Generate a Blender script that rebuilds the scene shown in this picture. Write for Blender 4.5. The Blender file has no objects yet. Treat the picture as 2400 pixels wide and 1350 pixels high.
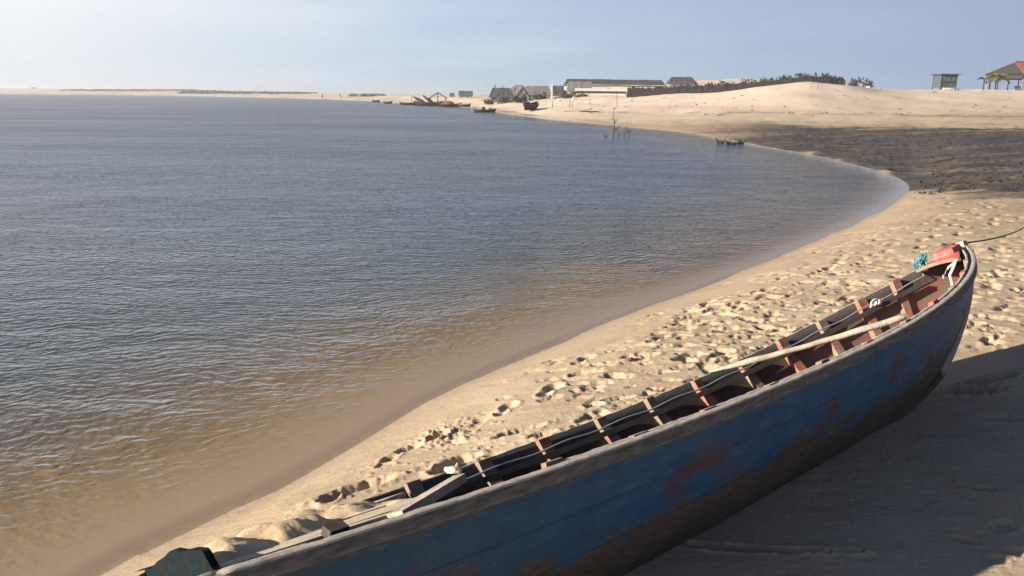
import bpy, bmesh, math, random
import numpy as np
from mathutils import Vector, Matrix, Euler

random.seed(7); rng = np.random.default_rng(11)
S = bpy.context.scene
col = S.collection
PI = math.pi

# ------------------------------------------------------------------ camera numbers
H, F_PX, HZ, ROLL = 2.0, 1920.0, 223.0, .0115
PITCH = math.atan((675 - HZ) / F_PX)
CP, SP = math.cos(PITCH), math.sin(PITCH)
def ray(u, v):
    a = (u - 1200) / F_PX; b = (675 - v) / F_PX
    dx = a * math.cos(ROLL) - b * math.sin(ROLL); dy = b * math.cos(ROLL) + a * math.sin(ROLL)
    return (dx, CP + dy * SP, -SP + dy * CP)
def on_z(u, v, z):
    d = ray(u, v); t = (z - H) / d[2]
    return (d[0] * t, d[1] * t)
def at_y(u, v, y):
    d = ray(u, v); t = y / d[1]
    return (d[0] * t, y, H + d[2] * t)

# ------------------------------------------------------------------ numpy noise
def _hash(ix, iy, seed):
    n = (ix.astype(np.int64) * 374761393 + iy.astype(np.int64) * 668265263 + seed * 982451653) & 0x7fffffff
    n = ((n ^ (n >> 13)) * 1274126177) & 0x7fffffff
    n = n ^ (n >> 16)
    return (n & 0xffff) / 65535.0
def vnoise(x, y, seed=0):
    ix = np.floor(x); iy = np.floor(y)
    fx = x - ix; fy = y - iy
    fx = fx * fx * (3 - 2 * fx); fy = fy * fy * (3 - 2 * fy)
    a = _hash(ix, iy, seed); b = _hash(ix + 1, iy, seed)
    c = _hash(ix, iy + 1, seed); d = _hash(ix + 1, iy + 1, seed)
    return (a * (1 - fx) + b * fx) * (1 - fy) + (c * (1 - fx) + d * fx) * fy - 0.5
def fbm(x, y, oct=4, seed=0, gain=.5):
    s = 0; a = 1.0
    for o in range(oct):
        s = s + a * vnoise(x * 2 ** o + 17.3 * o, y * 2 ** o - 9.1 * o, seed + o); a *= gain
    return s
def sstep(a, b, x):
    t = np.clip((x - a) / (b - a), 0, 1)
    return t * t * (3 - 2 * t)

# ------------------------------------------------------------------ material helpers
def new_mat(name):
    m = bpy.data.materials.new(name); m.use_nodes = True
    nt = m.node_tree
    b = nt.nodes['Principled BSDF']
    return m, nt, b
class NB:
    def __init__(s, nt): s.nt = nt; s.n = nt.nodes; s.l = nt.links
    def put(s, v, sock):
        if isinstance(v, bpy.types.NodeSocket): s.l.new(v, sock)
        elif isinstance(v, tuple) and sock.type == 'RGBA' and len(v) == 3: sock.default_value = (*v, 1)
        else: sock.default_value = v
    def coord(s, kind='Object'): return s.n.new('ShaderNodeTexCoord').outputs[kind]
    def mapping(s, v, scale=(1, 1, 1), rot=(0, 0, 0), loc=(0, 0, 0)):
        n = s.n.new('ShaderNodeMapping'); s.l.new(v, n.inputs[0])
        n.inputs['Scale'].default_value = scale; n.inputs['Rotation'].default_value = rot; n.inputs['Location'].default_value = loc
        return n.outputs[0]
    def noise(s, v, scale, detail=4, rough=.55, dist=0, out='Fac'):
        n = s.n.new('ShaderNodeTexNoise'); s.l.new(v, n.inputs['Vector'])
        n.inputs['Scale'].default_value = scale; n.inputs['Detail'].default_value = detail
        n.inputs['Roughness'].default_value = rough; n.inputs['Distortion'].default_value = dist
        return n.outputs[out]
    def ramp(s, f, stops, interp='LINEAR'):
        n = s.n.new('ShaderNodeValToRGB'); s.put(f, n.inputs[0]); r = n.color_ramp; r.interpolation = interp
        while len(r.elements) < len(stops): r.elements.new(.5)
        for e, (p, c) in zip(r.elements, stops):
            e.position = p
            e.color = (c, c, c, 1) if isinstance(c, (int, float)) else (*c, 1)
        return n.outputs[0]
    def mix(s, f, a, b, mode='MIX'):
        n = s.n.new('ShaderNodeMix'); n.data_type = 'RGBA'; n.blend_type = mode
        s.put(f, n.inputs[0]); s.put(a, n.inputs[6]); s.put(b, n.inputs[7])
        return n.outputs[2]
    def math(s, op, a, b=0.0, c=None, clamp=False):
        n = s.n.new('ShaderNodeMath'); n.operation = op; n.use_clamp = clamp
        s.put(a, n.inputs[0]); s.put(b, n.inputs[1])
        if c is not None: s.put(c, n.inputs[2])
        return n.outputs[0]
    def attr(s, name, out='Fac'):
        n = s.n.new('ShaderNodeAttribute'); n.attribute_name = name; return n.outputs[out]
    def sep(s, v):
        n = s.n.new('ShaderNodeSeparateXYZ'); s.l.new(v, n.inputs[0]); return n.outputs
    def bump(s, h, strength=.3, dist=.01, normal=None):
        n = s.n.new('ShaderNodeBump'); s.put(h, n.inputs['Height'])
        n.inputs['Strength'].default_value = strength; n.inputs['Distance'].default_value = dist
        if normal is not None: s.l.new(normal, n.inputs['Normal'])
        return n.outputs[0]

def simple(name, c, rough=.8, var=.25, scale=4.0, bump=.0, stretch=(1, 1, 1)):
    m, nt, b = new_mat(name); k = NB(nt)
    v = k.mapping(k.coord(), stretch)
    f = k.noise(v, scale, 5, .6)
    lo = tuple(x * (1 - var) for x in c); hi = tuple(min(1, x * (1 + var)) for x in c)
    k.put(k.ramp(f, [(.3, lo), (.7, hi)]), b.inputs['Base Color'])
    b.inputs['Roughness'].default_value = rough
    b.inputs['Specular IOR Level'].default_value = .25
    if bump: k.put(k.bump(k.noise(v, scale * 6, 4), bump, .01), b.inputs['Normal'])
    return m

def worn_paint(name, paint, wood, cover=.5, scale=9, stretch=(1, 1, 1), rough=.75):
    m, nt, b = new_mat(name); k = NB(nt)
    v = k.mapping(k.coord(), stretch)
    f = k.noise(v, scale, 6, .68)
    mask = k.ramp(f, [(cover - .06, 0.0), (cover + .06, 1.0)])
    g = k.noise(k.mapping(k.coord(), (1, 8, 8)), 22, 4, .6)
    w = k.ramp(g, [(.25, tuple(x * .55 for x in wood)), (.75, tuple(x * 1.25 for x in wood))])
    pp = k.ramp(k.noise(v, scale * 3, 4), [(.3, tuple(x * .7 for x in paint)), (.7, tuple(x * 1.2 for x in paint))])
    k.put(k.mix(mask, pp, w), b.inputs['Base Color'])
    b.inputs['Roughness'].default_value = rough; b.inputs['Specular IOR Level'].default_value = .2
    k.put(k.bump(k.math('ADD', g, k.math('MULTIPLY', mask, -.6)), .35, .004), b.inputs['Normal'])
    return m

# ------------------------------------------------------------------ mesh builder
class MB:
    def __init__(s): s.v = []; s.f = []; s.mi = []
    def add(s, vs, fs, mi=0):
        o = len(s.v); s.v += [tuple(p) for p in vs]
        s.f += [tuple(i + o for i in f) for f in fs]; s.mi += [mi] * len(fs)
    def box(s, c, size, rot=(0, 0, 0), taper=1.0, mi=0):
        R = Euler(rot).to_matrix(); hx, hy, hz = size[0] / 2, size[1] / 2, size[2] / 2
        vs = []
        for z in (-1, 1):
            t = taper if z > 0 else 1
            for x, y in ((-1, -1), (1, -1), (1, 1), (-1, 1)):
                vs.append(Vector(c) + R @ Vector((x * hx * t, y * hy * t, z * hz)))
        s.add(vs, [(3, 2, 1, 0), (4, 5, 6, 7), (0, 1, 5, 4), (1, 2, 6, 5), (2, 3, 7, 6), (3, 0, 4, 7)], mi)
    def sweep(s, pts, prof, side=None, closed_ends=True, mi=0):
        """prof: list of (a,b) in frame (side, up); pts with optional explicit side vectors."""
        vs = []; fs = []
        for i, p in enumerate(pts):
            p = Vector(p)
            t = (Vector(pts[min(i + 1, len(pts) - 1)]) - Vector(pts[max(i - 1, 0)])).normalized()
            if side is None:
                up = Vector((0, 0, 1))
                if abs(t.z) > .95: up = Vector((1, 0, 0))
                sd = t.cross(up).normalized(); u2 = sd.cross(t).normalized()
            else:
                sd = Vector(side[i]); sd = (sd - t * sd.dot(t)).normalized(); u2 = sd.cross(t).normalized()
            pr = prof(i) if callable(prof) else prof
            for a, b in pr: vs.append(p + sd * a + u2 * b)
        n = len(pr)
        for i in range(len(pts) - 1):
            for j in range(n):
                k = (j + 1) % n
                fs.append((i * n + j, i * n + k, (i + 1) * n + k, (i + 1) * n + j))
        if closed_ends:
            fs.append(tuple(range(n - 1, -1, -1))); o = (len(pts) - 1) * n
            fs.append(tuple(o + j for j in range(n)))
        s.add(vs, fs, mi)
    def tube(s, pts, r, n=7, mi=0):
        rr = r if callable(r) else (lambda i: r)
        s.sweep(pts, lambda i: [(math.cos(2 * PI * j / n) * rr(i), math.sin(2 * PI * j / n) * rr(i)) for j in range(n)], mi=mi)
    def leafs(s, c, rad, n, size, mi=0, flat=1.0):
        c = Vector(c)
        for _ in range(n):
            d = Vector((random.gauss(0, 1), random.gauss(0, 1), random.gauss(0, 1))).normalized() * (random.random() ** .4)
            p = c + Vector((d.x * rad[0], d.y * rad[1], d.z * rad[2]))
            R = Euler((random.uniform(0, 6.3), random.uniform(0, 6.3), random.uniform(0, 6.3))).to_matrix()
            a = size * random.uniform(.6, 1.4)
            q = [p + R @ Vector(w) for w in ((-a, -a * .45, 0), (a * .2, -a * .5, 0), (a, 0, 0), (a * .1, a * .5, .2 * a))]
            s.add(q, [(0, 1, 2, 3)], mi)
    def build(s, name, mats, parent=None, smooth=False, loc=None):
        me = bpy.data.meshes.new(name); me.from_pydata(s.v, [], s.f)
        if not isinstance(mats, (list, tuple)): mats = [mats]
        for m in mats: me.materials.append(m)
        if len(mats) > 1: me.polygons.foreach_set('material_index', s.mi)
        if smooth: me.polygons.foreach_set('use_smooth', [True] * len(s.f))
        bm = bmesh.new(); bm.from_mesh(me); bmesh.ops.recalc_face_normals(bm, faces=bm.faces); bm.to_mesh(me); bm.free()
        o = bpy.data.objects.new(name, me); col.objects.link(o)
        if parent is not None: o.parent = parent
        if loc is not None: o.location = loc
        return o

def tag(o, label=None, cat=None, group=None, kind=None):
    if label: o['label'] = label
    if cat: o['category'] = cat
    if group: o['group'] = group
    if kind: o['kind'] = kind
    return o
def empty(name, loc=(0, 0, 0), rz=0, label=None, cat=None, group=None):
    o = bpy.data.objects.new(name, None); col.objects.link(o)
    o.location = loc; o.rotation_euler = (0, 0, rz)
    return tag(o, label, cat, group)
def center_origin(o, base):
    """move a top-level mesh's origin to base (world)"""
    b = Vector(base); o.data.transform(Matrix.Translation(-b)); o.location = b; return o

# ================================================================== TERRAIN
near_px = [(215,1345),(330,1285),(500,1205),(650,1140),(830,1040),(1000,940),(1117,884),(1242,829),(1367,779),(1471,737),(1596,692),(1700,650),(1800,612),(1900,570),(2000,530),(2075,490),(2118,458),(2130,440)]
far_px = [(2118,425),(2080,408),(2000,385),(1900,362),(1800,345),(1700,326),(1600,309),(1500,300),(1440,294),(1330,284),(1250,275),(1180,265),(1080,251),(950,243),(870,237),(700,231),(400,224),(0,217.5),(-400,216)]
shore = [(-60,-400),(-9,-14),(-2.9,0.6)] + [on_z(u, v, 0) for u, v in near_px] + [on_z(u, v, 0) for u, v in far_px] + [(-2500,700)]
# smooth the near part (Catmull-Rom)
def catmull(P, n=5):
    out = []
    for i in range(len(P) - 1):
        p0 = np.array(P[max(i - 1, 0)]); p1 = np.array(P[i]); p2 = np.array(P[i + 1]); p3 = np.array(P[min(i + 2, len(P) - 1)])
        for k in range(n):
            t = k / n
            out.append(.5 * (2 * p1 + (p2 - p0) * t + (2 * p0 - 5 * p1 + 4 * p2 - p3) * t * t + (3 * p1 - p0 - 3 * p2 + p3) * t ** 3))
    out.append(np.array(P[-1])); return out
shore_s = [np.array(p) for p in shore[:2]] + catmull(shore[2:-3], 5) + [np.array(p) for p in shore[-2:]]
shore_s = np.array(shore_s)
def sdist(x, y):
    best = np.full(x.shape, 1e12)
    for a, b in zip(shore_s[:-1], shore_s[1:]):
        d = b - a; L2 = d @ d + 1e-9
        t = np.clip(((x - a[0]) * d[0] + (y - a[1]) * d[1]) / L2, 0, 1)
        best = np.minimum(best, (x - a[0] - t * d[0]) ** 2 + (y - a[1] - t * d[1]) ** 2)
    inside = np.zeros(x.shape, bool)
    poly = np.vstack([shore_s, [(-4000, 700), (-4000, -400)]])
    j = len(poly) - 1
    for i in range(len(poly)):
        xi, yi = poly[i]; xj, yj = poly[j]
        cnd = ((yi > y) != (yj > y)) & (x < (xj - xi) * (y - yi) / (yj - yi + 1e-12) + xi)
        inside ^= cnd; j = i
    return np.where(inside, -1, 1) * np.sqrt(best)

# far-land feature lines: u -> list of (v, y) ; converted to (azimuth tan, y, z)
FU = [-900, -400, 0, 400, 700, 850, 1000, 1100, 1180, 1300, 1440, 1560, 1700, 1800, 1900, 2000, 2060, 2130, 2400, 2900]
L1 = [(211,420),(213,520),(214.5,540),(220,440),(227,330),(230.5,290),(239,195),(248,140),(259,102),(273,78),(286,64),(289,57),(288,56),(288,55),(289,54),(291,53),(293,51),(295,50),(300,46),(306,44)]
L2 = [(208,520),(210,620),(211,640),(217,520),(223,400),(226,345),(234,225),(241,165),(251,120),(257,94),(263,80),(265,74),(265,70),(265,68),(266,66),(267,64),(268,63),(269,62),(271,58),(273,56)]
L3 = [(206,600),(206,760),(206.5,760),(213,620),(218,480),(221,400),(227,270),(231,200),(236,160),(233,138),(227,124),(222,112),(213,104),(203,98),(194,96),(202,96),(210,99),(212.5,104),(212.5,110),(213,110)]
L4 = [(203,900),(206,950),(209,1000),(214.5,900),(218.5,750),(220,650),(223,480),(225,380),(227,300),(222,190),(219,170),(216,160),(214,150),(213,150),(213,150),(213,150),(213,150),(213,150),(213.5,150),(214,150)]
L5 = [(202,1500),(206,1500),(210,1500),(214.5,1400),(218,1300),(220,1200),(221.5,800),(223,700),(224,600),(224,400),(222,320),(192,250),(186,250),(187,250),(195,250),(200,250),(210,250),(213,250),(214,250),(215,250)]
lines = []
for L in (L1, L2, L3, L4, L5):
    aa = []; yy = []; zz = []
    for u, (v, y) in zip(FU, L):
        p = at_y(u, v, y); aa.append(p[0] / p[1]); yy.append(p[1]); zz.append(p[2])
    lines.append((np.array(aa), np.array(yy), np.array(zz)))
fr_px = [(1900,362,0),(2000,385,0),(2080,408,0),(2130,440,0.02),(2250,447,.30),(2400,458,.34),(2900,474,.38)]
_fr = [(lambda p, z: (p[0] / p[1], p[1], z))(on_z(u, v, z), z) for u, v, z in fr_px]
FR_A = np.array([q[0] for q in _fr]); FR_Y = np.array([q[1] for q in _fr]); FR_Z = np.array([q[2] for q in _fr])

def smooth_interp(a, xs, ys):
    # average of shifted linear interps : soft corners
    w = .012
    return (np.interp(a - w, xs, ys) + 2 * np.interp(a, xs, ys) + np.interp(a + w, xs, ys)) / 4
def terrain(x, y, detail=True):
    x = np.asarray(x, float); y = np.asarray(y, float)
    d = sdist(x, y)
    a = np.where(y > 1, x / np.maximum(y, 1), np.sign(x) * 1.6); a = np.clip(a, -1.2, 1.2)
    wob = fbm(x * .6, y * .6, 3, 40) * .10
    dl = np.maximum(d + wob * sstep(.1, 1, d), 0)
    zn = .43 * (1 - np.exp(-np.power(dl, 1.2))) + .012 * np.minimum(dl, 10)
    # far profile
    fy = np.interp(a, FR_A, FR_Y); fz = np.interp(a, FR_A, FR_Z)
    ys = [fy]; zs = [fz]
    for (la, ly, lz) in lines:
        ys.append(np.maximum(smooth_interp(a, la, ly), ys[-1] + 1)); zs.append(smooth_interp(a, la, lz))
    ys.append(ys[-1] + 300); zs.append(np.full_like(a, .8)); ys.append(ys[-1] + 3000); zs.append(np.full_like(a, .8))
    g = zs[0].copy()
    for i in range(len(ys) - 1):
        t = np.clip((y - ys[i]) / (ys[i + 1] - ys[i]), 0, 1)
        if i >= 2: t = t * t * (3 - 2 * t) * .6 + t * .4
        g = np.where(y >= ys[i], zs[i] + (zs[i + 1] - zs[i]) * t, g)
    wf = sstep(fy - 3.5, fy + 4, y) * (y > 5)
    g = np.maximum(g, .03) * (1 - np.exp(-np.maximum(d, 0) / (1.5 + y * .02)))
    z = zn * (1 - wf) + g * wf
    dep = .95 * (1 - np.exp(np.minimum(d, 0) * (1 + 1.6 * sstep(-.3, 3.5, x)) / 6.5))
    z = np.where(d >= 0, z, -dep)
    return z, d, a, wf, ys
def gz(x, y):
    return float(terrain(np.array([x]), np.array([y]))[0][0])

# polar grid round the viewer's spot
az_d = np.linspace(-43, 43, 760); az_o = np.linspace(43, 317, 60)[1:-1]
AZ = np.radians(np.concatenate([az_d, az_o])); NA = len(AZ); ND = len(az_d)
r1 = np.exp(np.arange(math.log(.9), math.log(26), .0037)); r2 = np.exp(np.arange(math.log(26.2), math.log(6000), .016))
RR = np.concatenate([[.25, .5, .7], r1, r2]); NR = len(RR)
Rg, Ag = np.meshgrid(RR, AZ, indexing='ij')
X = Rg * np.sin(Ag); Y = Rg * np.cos(Ag)
Z, D, AT, WF, YS = terrain(X.ravel(), Y.ravel())
sh = X.shape
Z = Z.reshape(sh); D = D.reshape(sh); AT = AT.reshape(sh); WF = WF.reshape(sh); YS = [q.reshape(sh) for q in YS]

# ---- boat placement (needed to keep footprints off it)
BO = np.array([1.0825, 3.1136, .4056]); BYAW, BHEEL, BTRIM = .702, .4486, .039
bx = (X - BO[0]) * math.cos(BYAW) + (Y - BO[1]) * math.sin(BYAW)
by = -(X - BO[0]) * math.sin(BYAW) + (Y - BO[1]) * math.cos(BYAW)

land = sstep(.02, .25, D)
nearland = land * (1 - sstep(14, 24, Y)) * (1 - sstep(.25, .85, WF))
shore_smooth = sstep(.25, .8, D + fbm(X * 1.3, Y * 1.3, 3, 70) * .7)
lee = sstep(-.45, -.9, by) * sstep(-2.6, -1.5, bx) * (1 - sstep(1.7, 2.3, bx))      # trampled flat strip by the hull
rough = nearland * shore_smooth * (1 - .8 * lee)
# broad undulation, lumps and crumbs
Z += nearland * shore_smooth * (fbm(X * 1.1, Y * 1.1, 3, 3) * .035)
Z += sstep(1.2, .2, np.abs(D)) * (Y < 16) * fbm(X * .8, Y * .8, 3, 15) * .022
lumps = fbm(X * 5 + fbm(X * 3, Y * 3, 2, 5), Y * 5, 3, 9)
dens_ = sstep(1.1, 2.3, X + .25 * Y)
trod = np.clip(.15 + .9 * dens_ + .6 * fbm(X * .55, Y * .55, 2, 21), .08, 1.0)
Z += rough * trod * lumps * .0045
crumb = fbm(X * 15, Y * 15, 3, 31)
Z += rough * trod * np.maximum(crumb, -.05) * .0035
Z += rough * np.maximum(fbm(X * 38, Y * 38, 2, 37) - .30, 0) * (.25 + trod) * .018
def dent(cx, cy, a, b, ang, depth, rim=.45, rg=1.0):
    r = math.hypot(cx, cy); m = max(a, b) * 2.3
    if r < 1.0: return
    t = math.atan2(cx, cy); da = m / r
    i0, i1 = np.searchsorted(RR, r - m), np.searchsorted(RR, r + m)
    j0, j1 = np.searchsorted(AZ[:ND], t - da), np.searchsorted(AZ[:ND], t + da)
    if i1 <= i0 or j1 <= j0: return
    xs = X[i0:i1, j0:j1] - cx; yy = Y[i0:i1, j0:j1] - cy
    ca, sa = math.cos(ang), math.sin(ang)
    p = (xs * ca + yy * sa) / a; q = (-xs * sa + yy * ca) / b
    e = np.sqrt(p * p + q * q) + rg * (.55 * vnoise(xs * 26 + cx * 70, yy * 26 + cy * 70, 77) + .35 * vnoise(xs * 60 + cx * 31, yy * 60, 79))
    fl = vnoise(xs * 30 + cx * 9, yy * 30 + cy * 5, 80)
    dz = -depth * (1 - sstep(.72, 1.18, e)) * (1 + .5 * rg * fl) + rim * depth * np.exp(-((e - 1.4) / .28) ** 2) * (1 + 1.2 * rg * fl)
    Z[i0:i1, j0:j1] += dz * rough[i0:i1, j0:j1].clip(.0, 1) ** .5
# random footprints: beyond the boat, dense; between, sparse
cnt = 0
while cnt < 3000:
    ang = math.radians(random.uniform(-14, 42)); r = math.exp(random.uniform(math.log(2.6), math.log(19)))
    px, py = r * math.sin(ang), r * math.cos(ang)
    lx = (px - BO[0]) * math.cos(BYAW) + (py - BO[1]) * math.sin(BYAW); ly = -(px - BO[0]) * math.sin(BYAW) + (py - BO[1]) * math.cos(BYAW)
    if -2.6 < lx < 2.7 and -.75 < ly < .55: continue
    if ly < -.5 and lx < 2.3 and random.random() < .96: continue
    t_ = min(1, max(0, (px + .25 * py - 1.1) / 1.2))
    if random.random() > .05 + .95 * t_: continue
    L = random.uniform(.022, .085) * (1 + .03 * r); cnt += 1
    dent(px, py, L, L * random.uniform(.32, .6), random.gauss(.15, .45), random.uniform(.006, .021) * (.75 + .045 * r), random.uniform(.0, .22))
def footstep(cx, cy, ang, size, dp):
    dx, dy = math.cos(ang), math.sin(ang)
    dent(cx + dx * .055 * size, cy + dy * .055 * size, .075 * size, .048 * size, ang, dp, .2, .3)
    dent(cx - dx * .075 * size, cy - dy * .075 * size, .05 * size, .036 * size, ang, dp * 1.1, .2, .3)
for (x0, y0, x1, y1) in [(.2, 4.75, 6.6, 11.4), (1.5, 6.4, 7.8, 13.2), (3.2, 6.2, 9.0, 12.0), (2.2, 5.1, 1.2, 6.9), (3.4, 4.9, 6.5, 8.2), (-.75, 3.35, .4, 4.9), (4.2, 7.0, 8.6, 9.0)]:
    Lt = math.hypot(x1 - x0, y1 - y0); n_ = int(Lt / .58); a0 = math.atan2(y1 - y0, x1 - x0)
    for i_ in range(n_):
        t_ = i_ / n_; sd_ = (1 if i_ % 2 else -1) * .085; wv = .18 * math.sin(5 * t_ + x0)
        footstep(x0 + (x1 - x0) * t_ - math.sin(a0) * (sd_ + wv) + random.gauss(0, .03), y0 + (y1 - y0) * t_ + math.cos(a0) * (sd_ + wv) + random.gauss(0, .03), a0 + random.gauss(0, .15), random.uniform(.9, 1.15), random.uniform(.018, .030))
# the large holes and scoops seen by the near side of the strand
def px_ground(u, v, z=.33): return on_z(u, v, z)
for (u, v, a, b, ang, dp) in [(1024,985,.075,.042,1.1,.11),(830,1112,.17,.055,.50,.055),(768,1137,.045,.04,.3,.06),
                              (1075,1075,.10,.045,.55,.05),(1035,1095,.06,.04,.5,.045),(1215,1015,.13,.035,.35,.045),(1270,1035,.07,.03,.4,.03),
                              (1440,955,.09,.03,.3,.04),(1390,968,.05,.03,.3,.05),(1440,885,.06,.03,-.3,.04),(1510,845,.09,.035,.3,.045),(1700,910,.06,.04,.2,.04),
                              (1180,905,.04,.02,0,.03),(1130,945,.10,.02,.15,.012),(1060,1010,.05,.02,.2,.02),(560,1222,.08,.02,.5,.03),(610,1206,.05,.02,.5,.03),(650,1245,.10,.03,.5,.03),(720,1205,.06,.03,.3,.03)]:
    cx, cy = px_ground(u, v, .30); dent(cx, cy, a, b, ang, dp * .9, .2, .55)
for (u, v, a, b, ang, dp) in [(2280,935,.16,.06,.25,.07),(2330,900,.25,.05,.5,.03),(2350,1000,.14,.05,.1,.025),(1760,1292,.28,.022,-.15,.035),(2260,1280,.05,.02,-.4,.02),(2350,1250,.06,.03,.6,.02),(2330,1330,.04,.03,.6,.02),(2375,1310,.05,.03,.2,.025),(2290,1160,.06,.02,-.5,.015)]:
    cx, cy = px_ground(u, v, .42); dent(cx, cy, a, b, ang, dp, .25)
# crumbled sand round the hole
for _ in range(260):
    cx, cy = px_ground(1030 + random.gauss(0, 42), 978 + random.gauss(0, 22), .3); dent(cx, cy, random.uniform(.008, .018), .010, 0, -random.uniform(.003, .009), 0)
for _ in range(160):
    cx, cy = px_ground(random.uniform(650, 1350), random.uniform(960, 1190), .32); dent(cx, cy, .013, .010, 0, -random.uniform(.003, .008), 0)
# mid / far sand: windblown relief
farland = sstep(.3, 1.5, D) * sstep(.3, 1, WF)
Z += farland * fbm(X * .16, Y * .16, 4, 52) * np.minimum(.0035 * Y, .55) * sstep(40, 60, Y)
Z += farland * (1 - sstep(50, 80, Y)) * fbm(X * .9, Y * .9, 4, 57) * .07
Z += farland * (1 - sstep(35, 60, Y)) * np.maximum(fbm(X * 4, Y * 4, 3, 61), 0) * .07

# masks
nz = fbm(X * .25, Y * .9, 4, 81)
mud = sstep(YS[0] - 1.2, YS[0] + .8, Y + nz * 3 + fbm(X * 1.5, Y * 1.5, 3, 83) * 1.2) * (1 - sstep(YS[1] - 7, YS[1] + 2, Y + nz * 9))
mud *= sstep(.17, .32, AT + nz * .08) * (D > -3)
Z += mud * (fbm(X * 2.2, Y * 2.2, 4, 141) * .03 + np.maximum(fbm(X * 7, Y * 7, 3, 143), 0) * .03) * land
wet = np.exp(-np.maximum(D, 0) / .35) * (1 - .5 * sstep(20, 40, Y))
wet = np.maximum(wet, .55 * sstep(.0, 1, WF) * (1 - sstep(YS[1] - 3, YS[1] + 3, Y)) * (Y < 70))
midwet = sstep(7.5, 11, Y + nz * 2) * (1 - sstep(17, 20, Y)) * .5 * (X > 0)
wet = np.maximum(wet, midwet)
lw = fbm(X * .12, Y * .5, 3, 91)
weed = np.exp(-((Y - YS[2] + lw * 3.0) / (1.3 + 2.2 * sstep(.5, .62, AT))) ** 2) * sstep(-.15, .25, fbm(X * .5, Y * .5, 3, 93) + .15) * (AT > .02)
weed = np.maximum(weed, .8 * np.exp(-((Y - YS[1] - 2.5 + lw * 2) / .55) ** 2) * sstep(-.1, .3, fbm(X * .6, Y * .6, 3, 95)) * (AT > .1))
weed *= (Y > 30) & (Y < 90)
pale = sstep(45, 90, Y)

nv = NR * NA + 1
co = np.empty((nv, 3)); co[:-1, 0] = X.ravel(); co[:-1, 1] = Y.ravel(); co[:-1, 2] = Z.ravel(); co[-1] = (0, 0, gz(0, 0.01))
ii = np.arange(NR - 1)[:, None]; jj = np.arange(NA)[None, :]; j2 = (jj + 1) % NA
quads = np.stack([ii * NA + jj, ii * NA + j2, (ii + 1) * NA + j2, (ii + 1) * NA + jj], -1).reshape(-1, 4)
tri = np.stack([np.full(NA, nv - 1), (np.arange(NA) + 1) % NA, np.arange(NA)], -1)
def grid_mesh(name, co, quads, tri):
    me = bpy.data.meshes.new(name)
    me.vertices.add(len(co)); me.vertices.foreach_set('co', co.ravel().astype(np.float32))
    lv = np.concatenate([quads[:, ::-1].ravel(), tri[:, ::-1].ravel()])
    nl = len(lv); nq = len(quads); npoly = nq + len(tri)
    me.loops.add(nl); me.loops.foreach_set('vertex_index', lv.astype(np.int32))
    me.polygons.add(npoly)
    ls = np.concatenate([np.arange(nq) * 4, nq * 4 + np.arange(len(tri)) * 3])
    me.polygons.foreach_set('loop_start', ls.astype(np.int32))
    me.polygons.foreach_set('use_smooth', np.ones(npoly, bool))
    me.update(calc_edges=True); me.validate()
    return me
me = grid_mesh('sand_beach', co, quads, tri)
def put_attr(me, name, arr):
    at = me.attributes.new(name, 'FLOAT', 'POINT'); at.data.foreach_set('value', arr.astype(np.float32))
for nm, ar in (('mud', mud), ('wet', wet), ('weed', weed), ('pale', pale)):
    put_attr(me, nm, np.append(np.asarray(ar, float).ravel(), 0))
beach = bpy.data.objects.new('sand_beach', me); col.objects.link(beach); tag(beach, kind='structure')
if me.polygons[0].normal.z < 0:
    me.flip_normals()

m, nt, b = new_mat('sand'); k = NB(nt); oc = k.coord()
n1 = k.noise(oc, 1.3, 5, .6); n2 = k.noise(oc, 90, 3, .7); n3 = k.noise(oc, 14, 4, .65)
dry = k.ramp(n1, [(.3, (.42, .315, .212)), (.7, (.51, .392, .275))])
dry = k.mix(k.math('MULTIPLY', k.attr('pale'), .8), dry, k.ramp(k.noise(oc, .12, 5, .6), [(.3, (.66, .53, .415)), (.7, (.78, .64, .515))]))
dry = k.mix(k.ramp(n2, [(.35, .35), (.65, 0.0)]), dry, (.30, .21, .12))
wetc = k.ramp(n3, [(.3, (.31, .222, .138)), (.7, (.38, .28, .185))])
base = k.mix(k.math('MULTIPLY', k.attr('wet'), .85), dry, wetc)
mudn = k.noise(k.mapping(oc, (.35, 1.1, 1)), 1.1, 8, .72)
mudc = k.ramp(mudn, [(.36, (.034, .028, .023)), (.46, (.072, .059, .047)), (.55, (.094, .075, .058)), (.65, (.175, .135, .097))])
spk = k.ramp(k.noise(oc, 5.0, 3, .7), [(.33, 1.0), (.42, 0.0)])
mudc = k.mix(k.math('MULTIPLY', spk, .7), mudc, (.025, .022, .02))
base = k.mix(k.attr('mud'), base, mudc)
wn = k.noise(oc, 2.2, 4, .7)
base = k.mix(k.math('MULTIPLY', k.attr('weed'), k.ramp(wn, [(.35, 0.0), (.6, .95)])), base, (.10, .085, .035))
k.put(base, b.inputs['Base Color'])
rg = k.math('SUBTRACT', .95, k.math('MULTIPLY', k.attr('wet'), .5))
k.put(rg, b.inputs['Roughness']); b.inputs['Specular IOR Level'].default_value = .2
hb = k.math('ADD', k.math('MULTIPLY', n2, .6), n3)
rip = k.noise(k.mapping(oc, (.5, 2.4, 1)), 1.0, 5, .65)
nrm = k.bump(rip, .35, .10)
k.put(k.bump(hb, .35, .02, nrm), b.inputs['Normal'])
me.materials.append(m)

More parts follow.
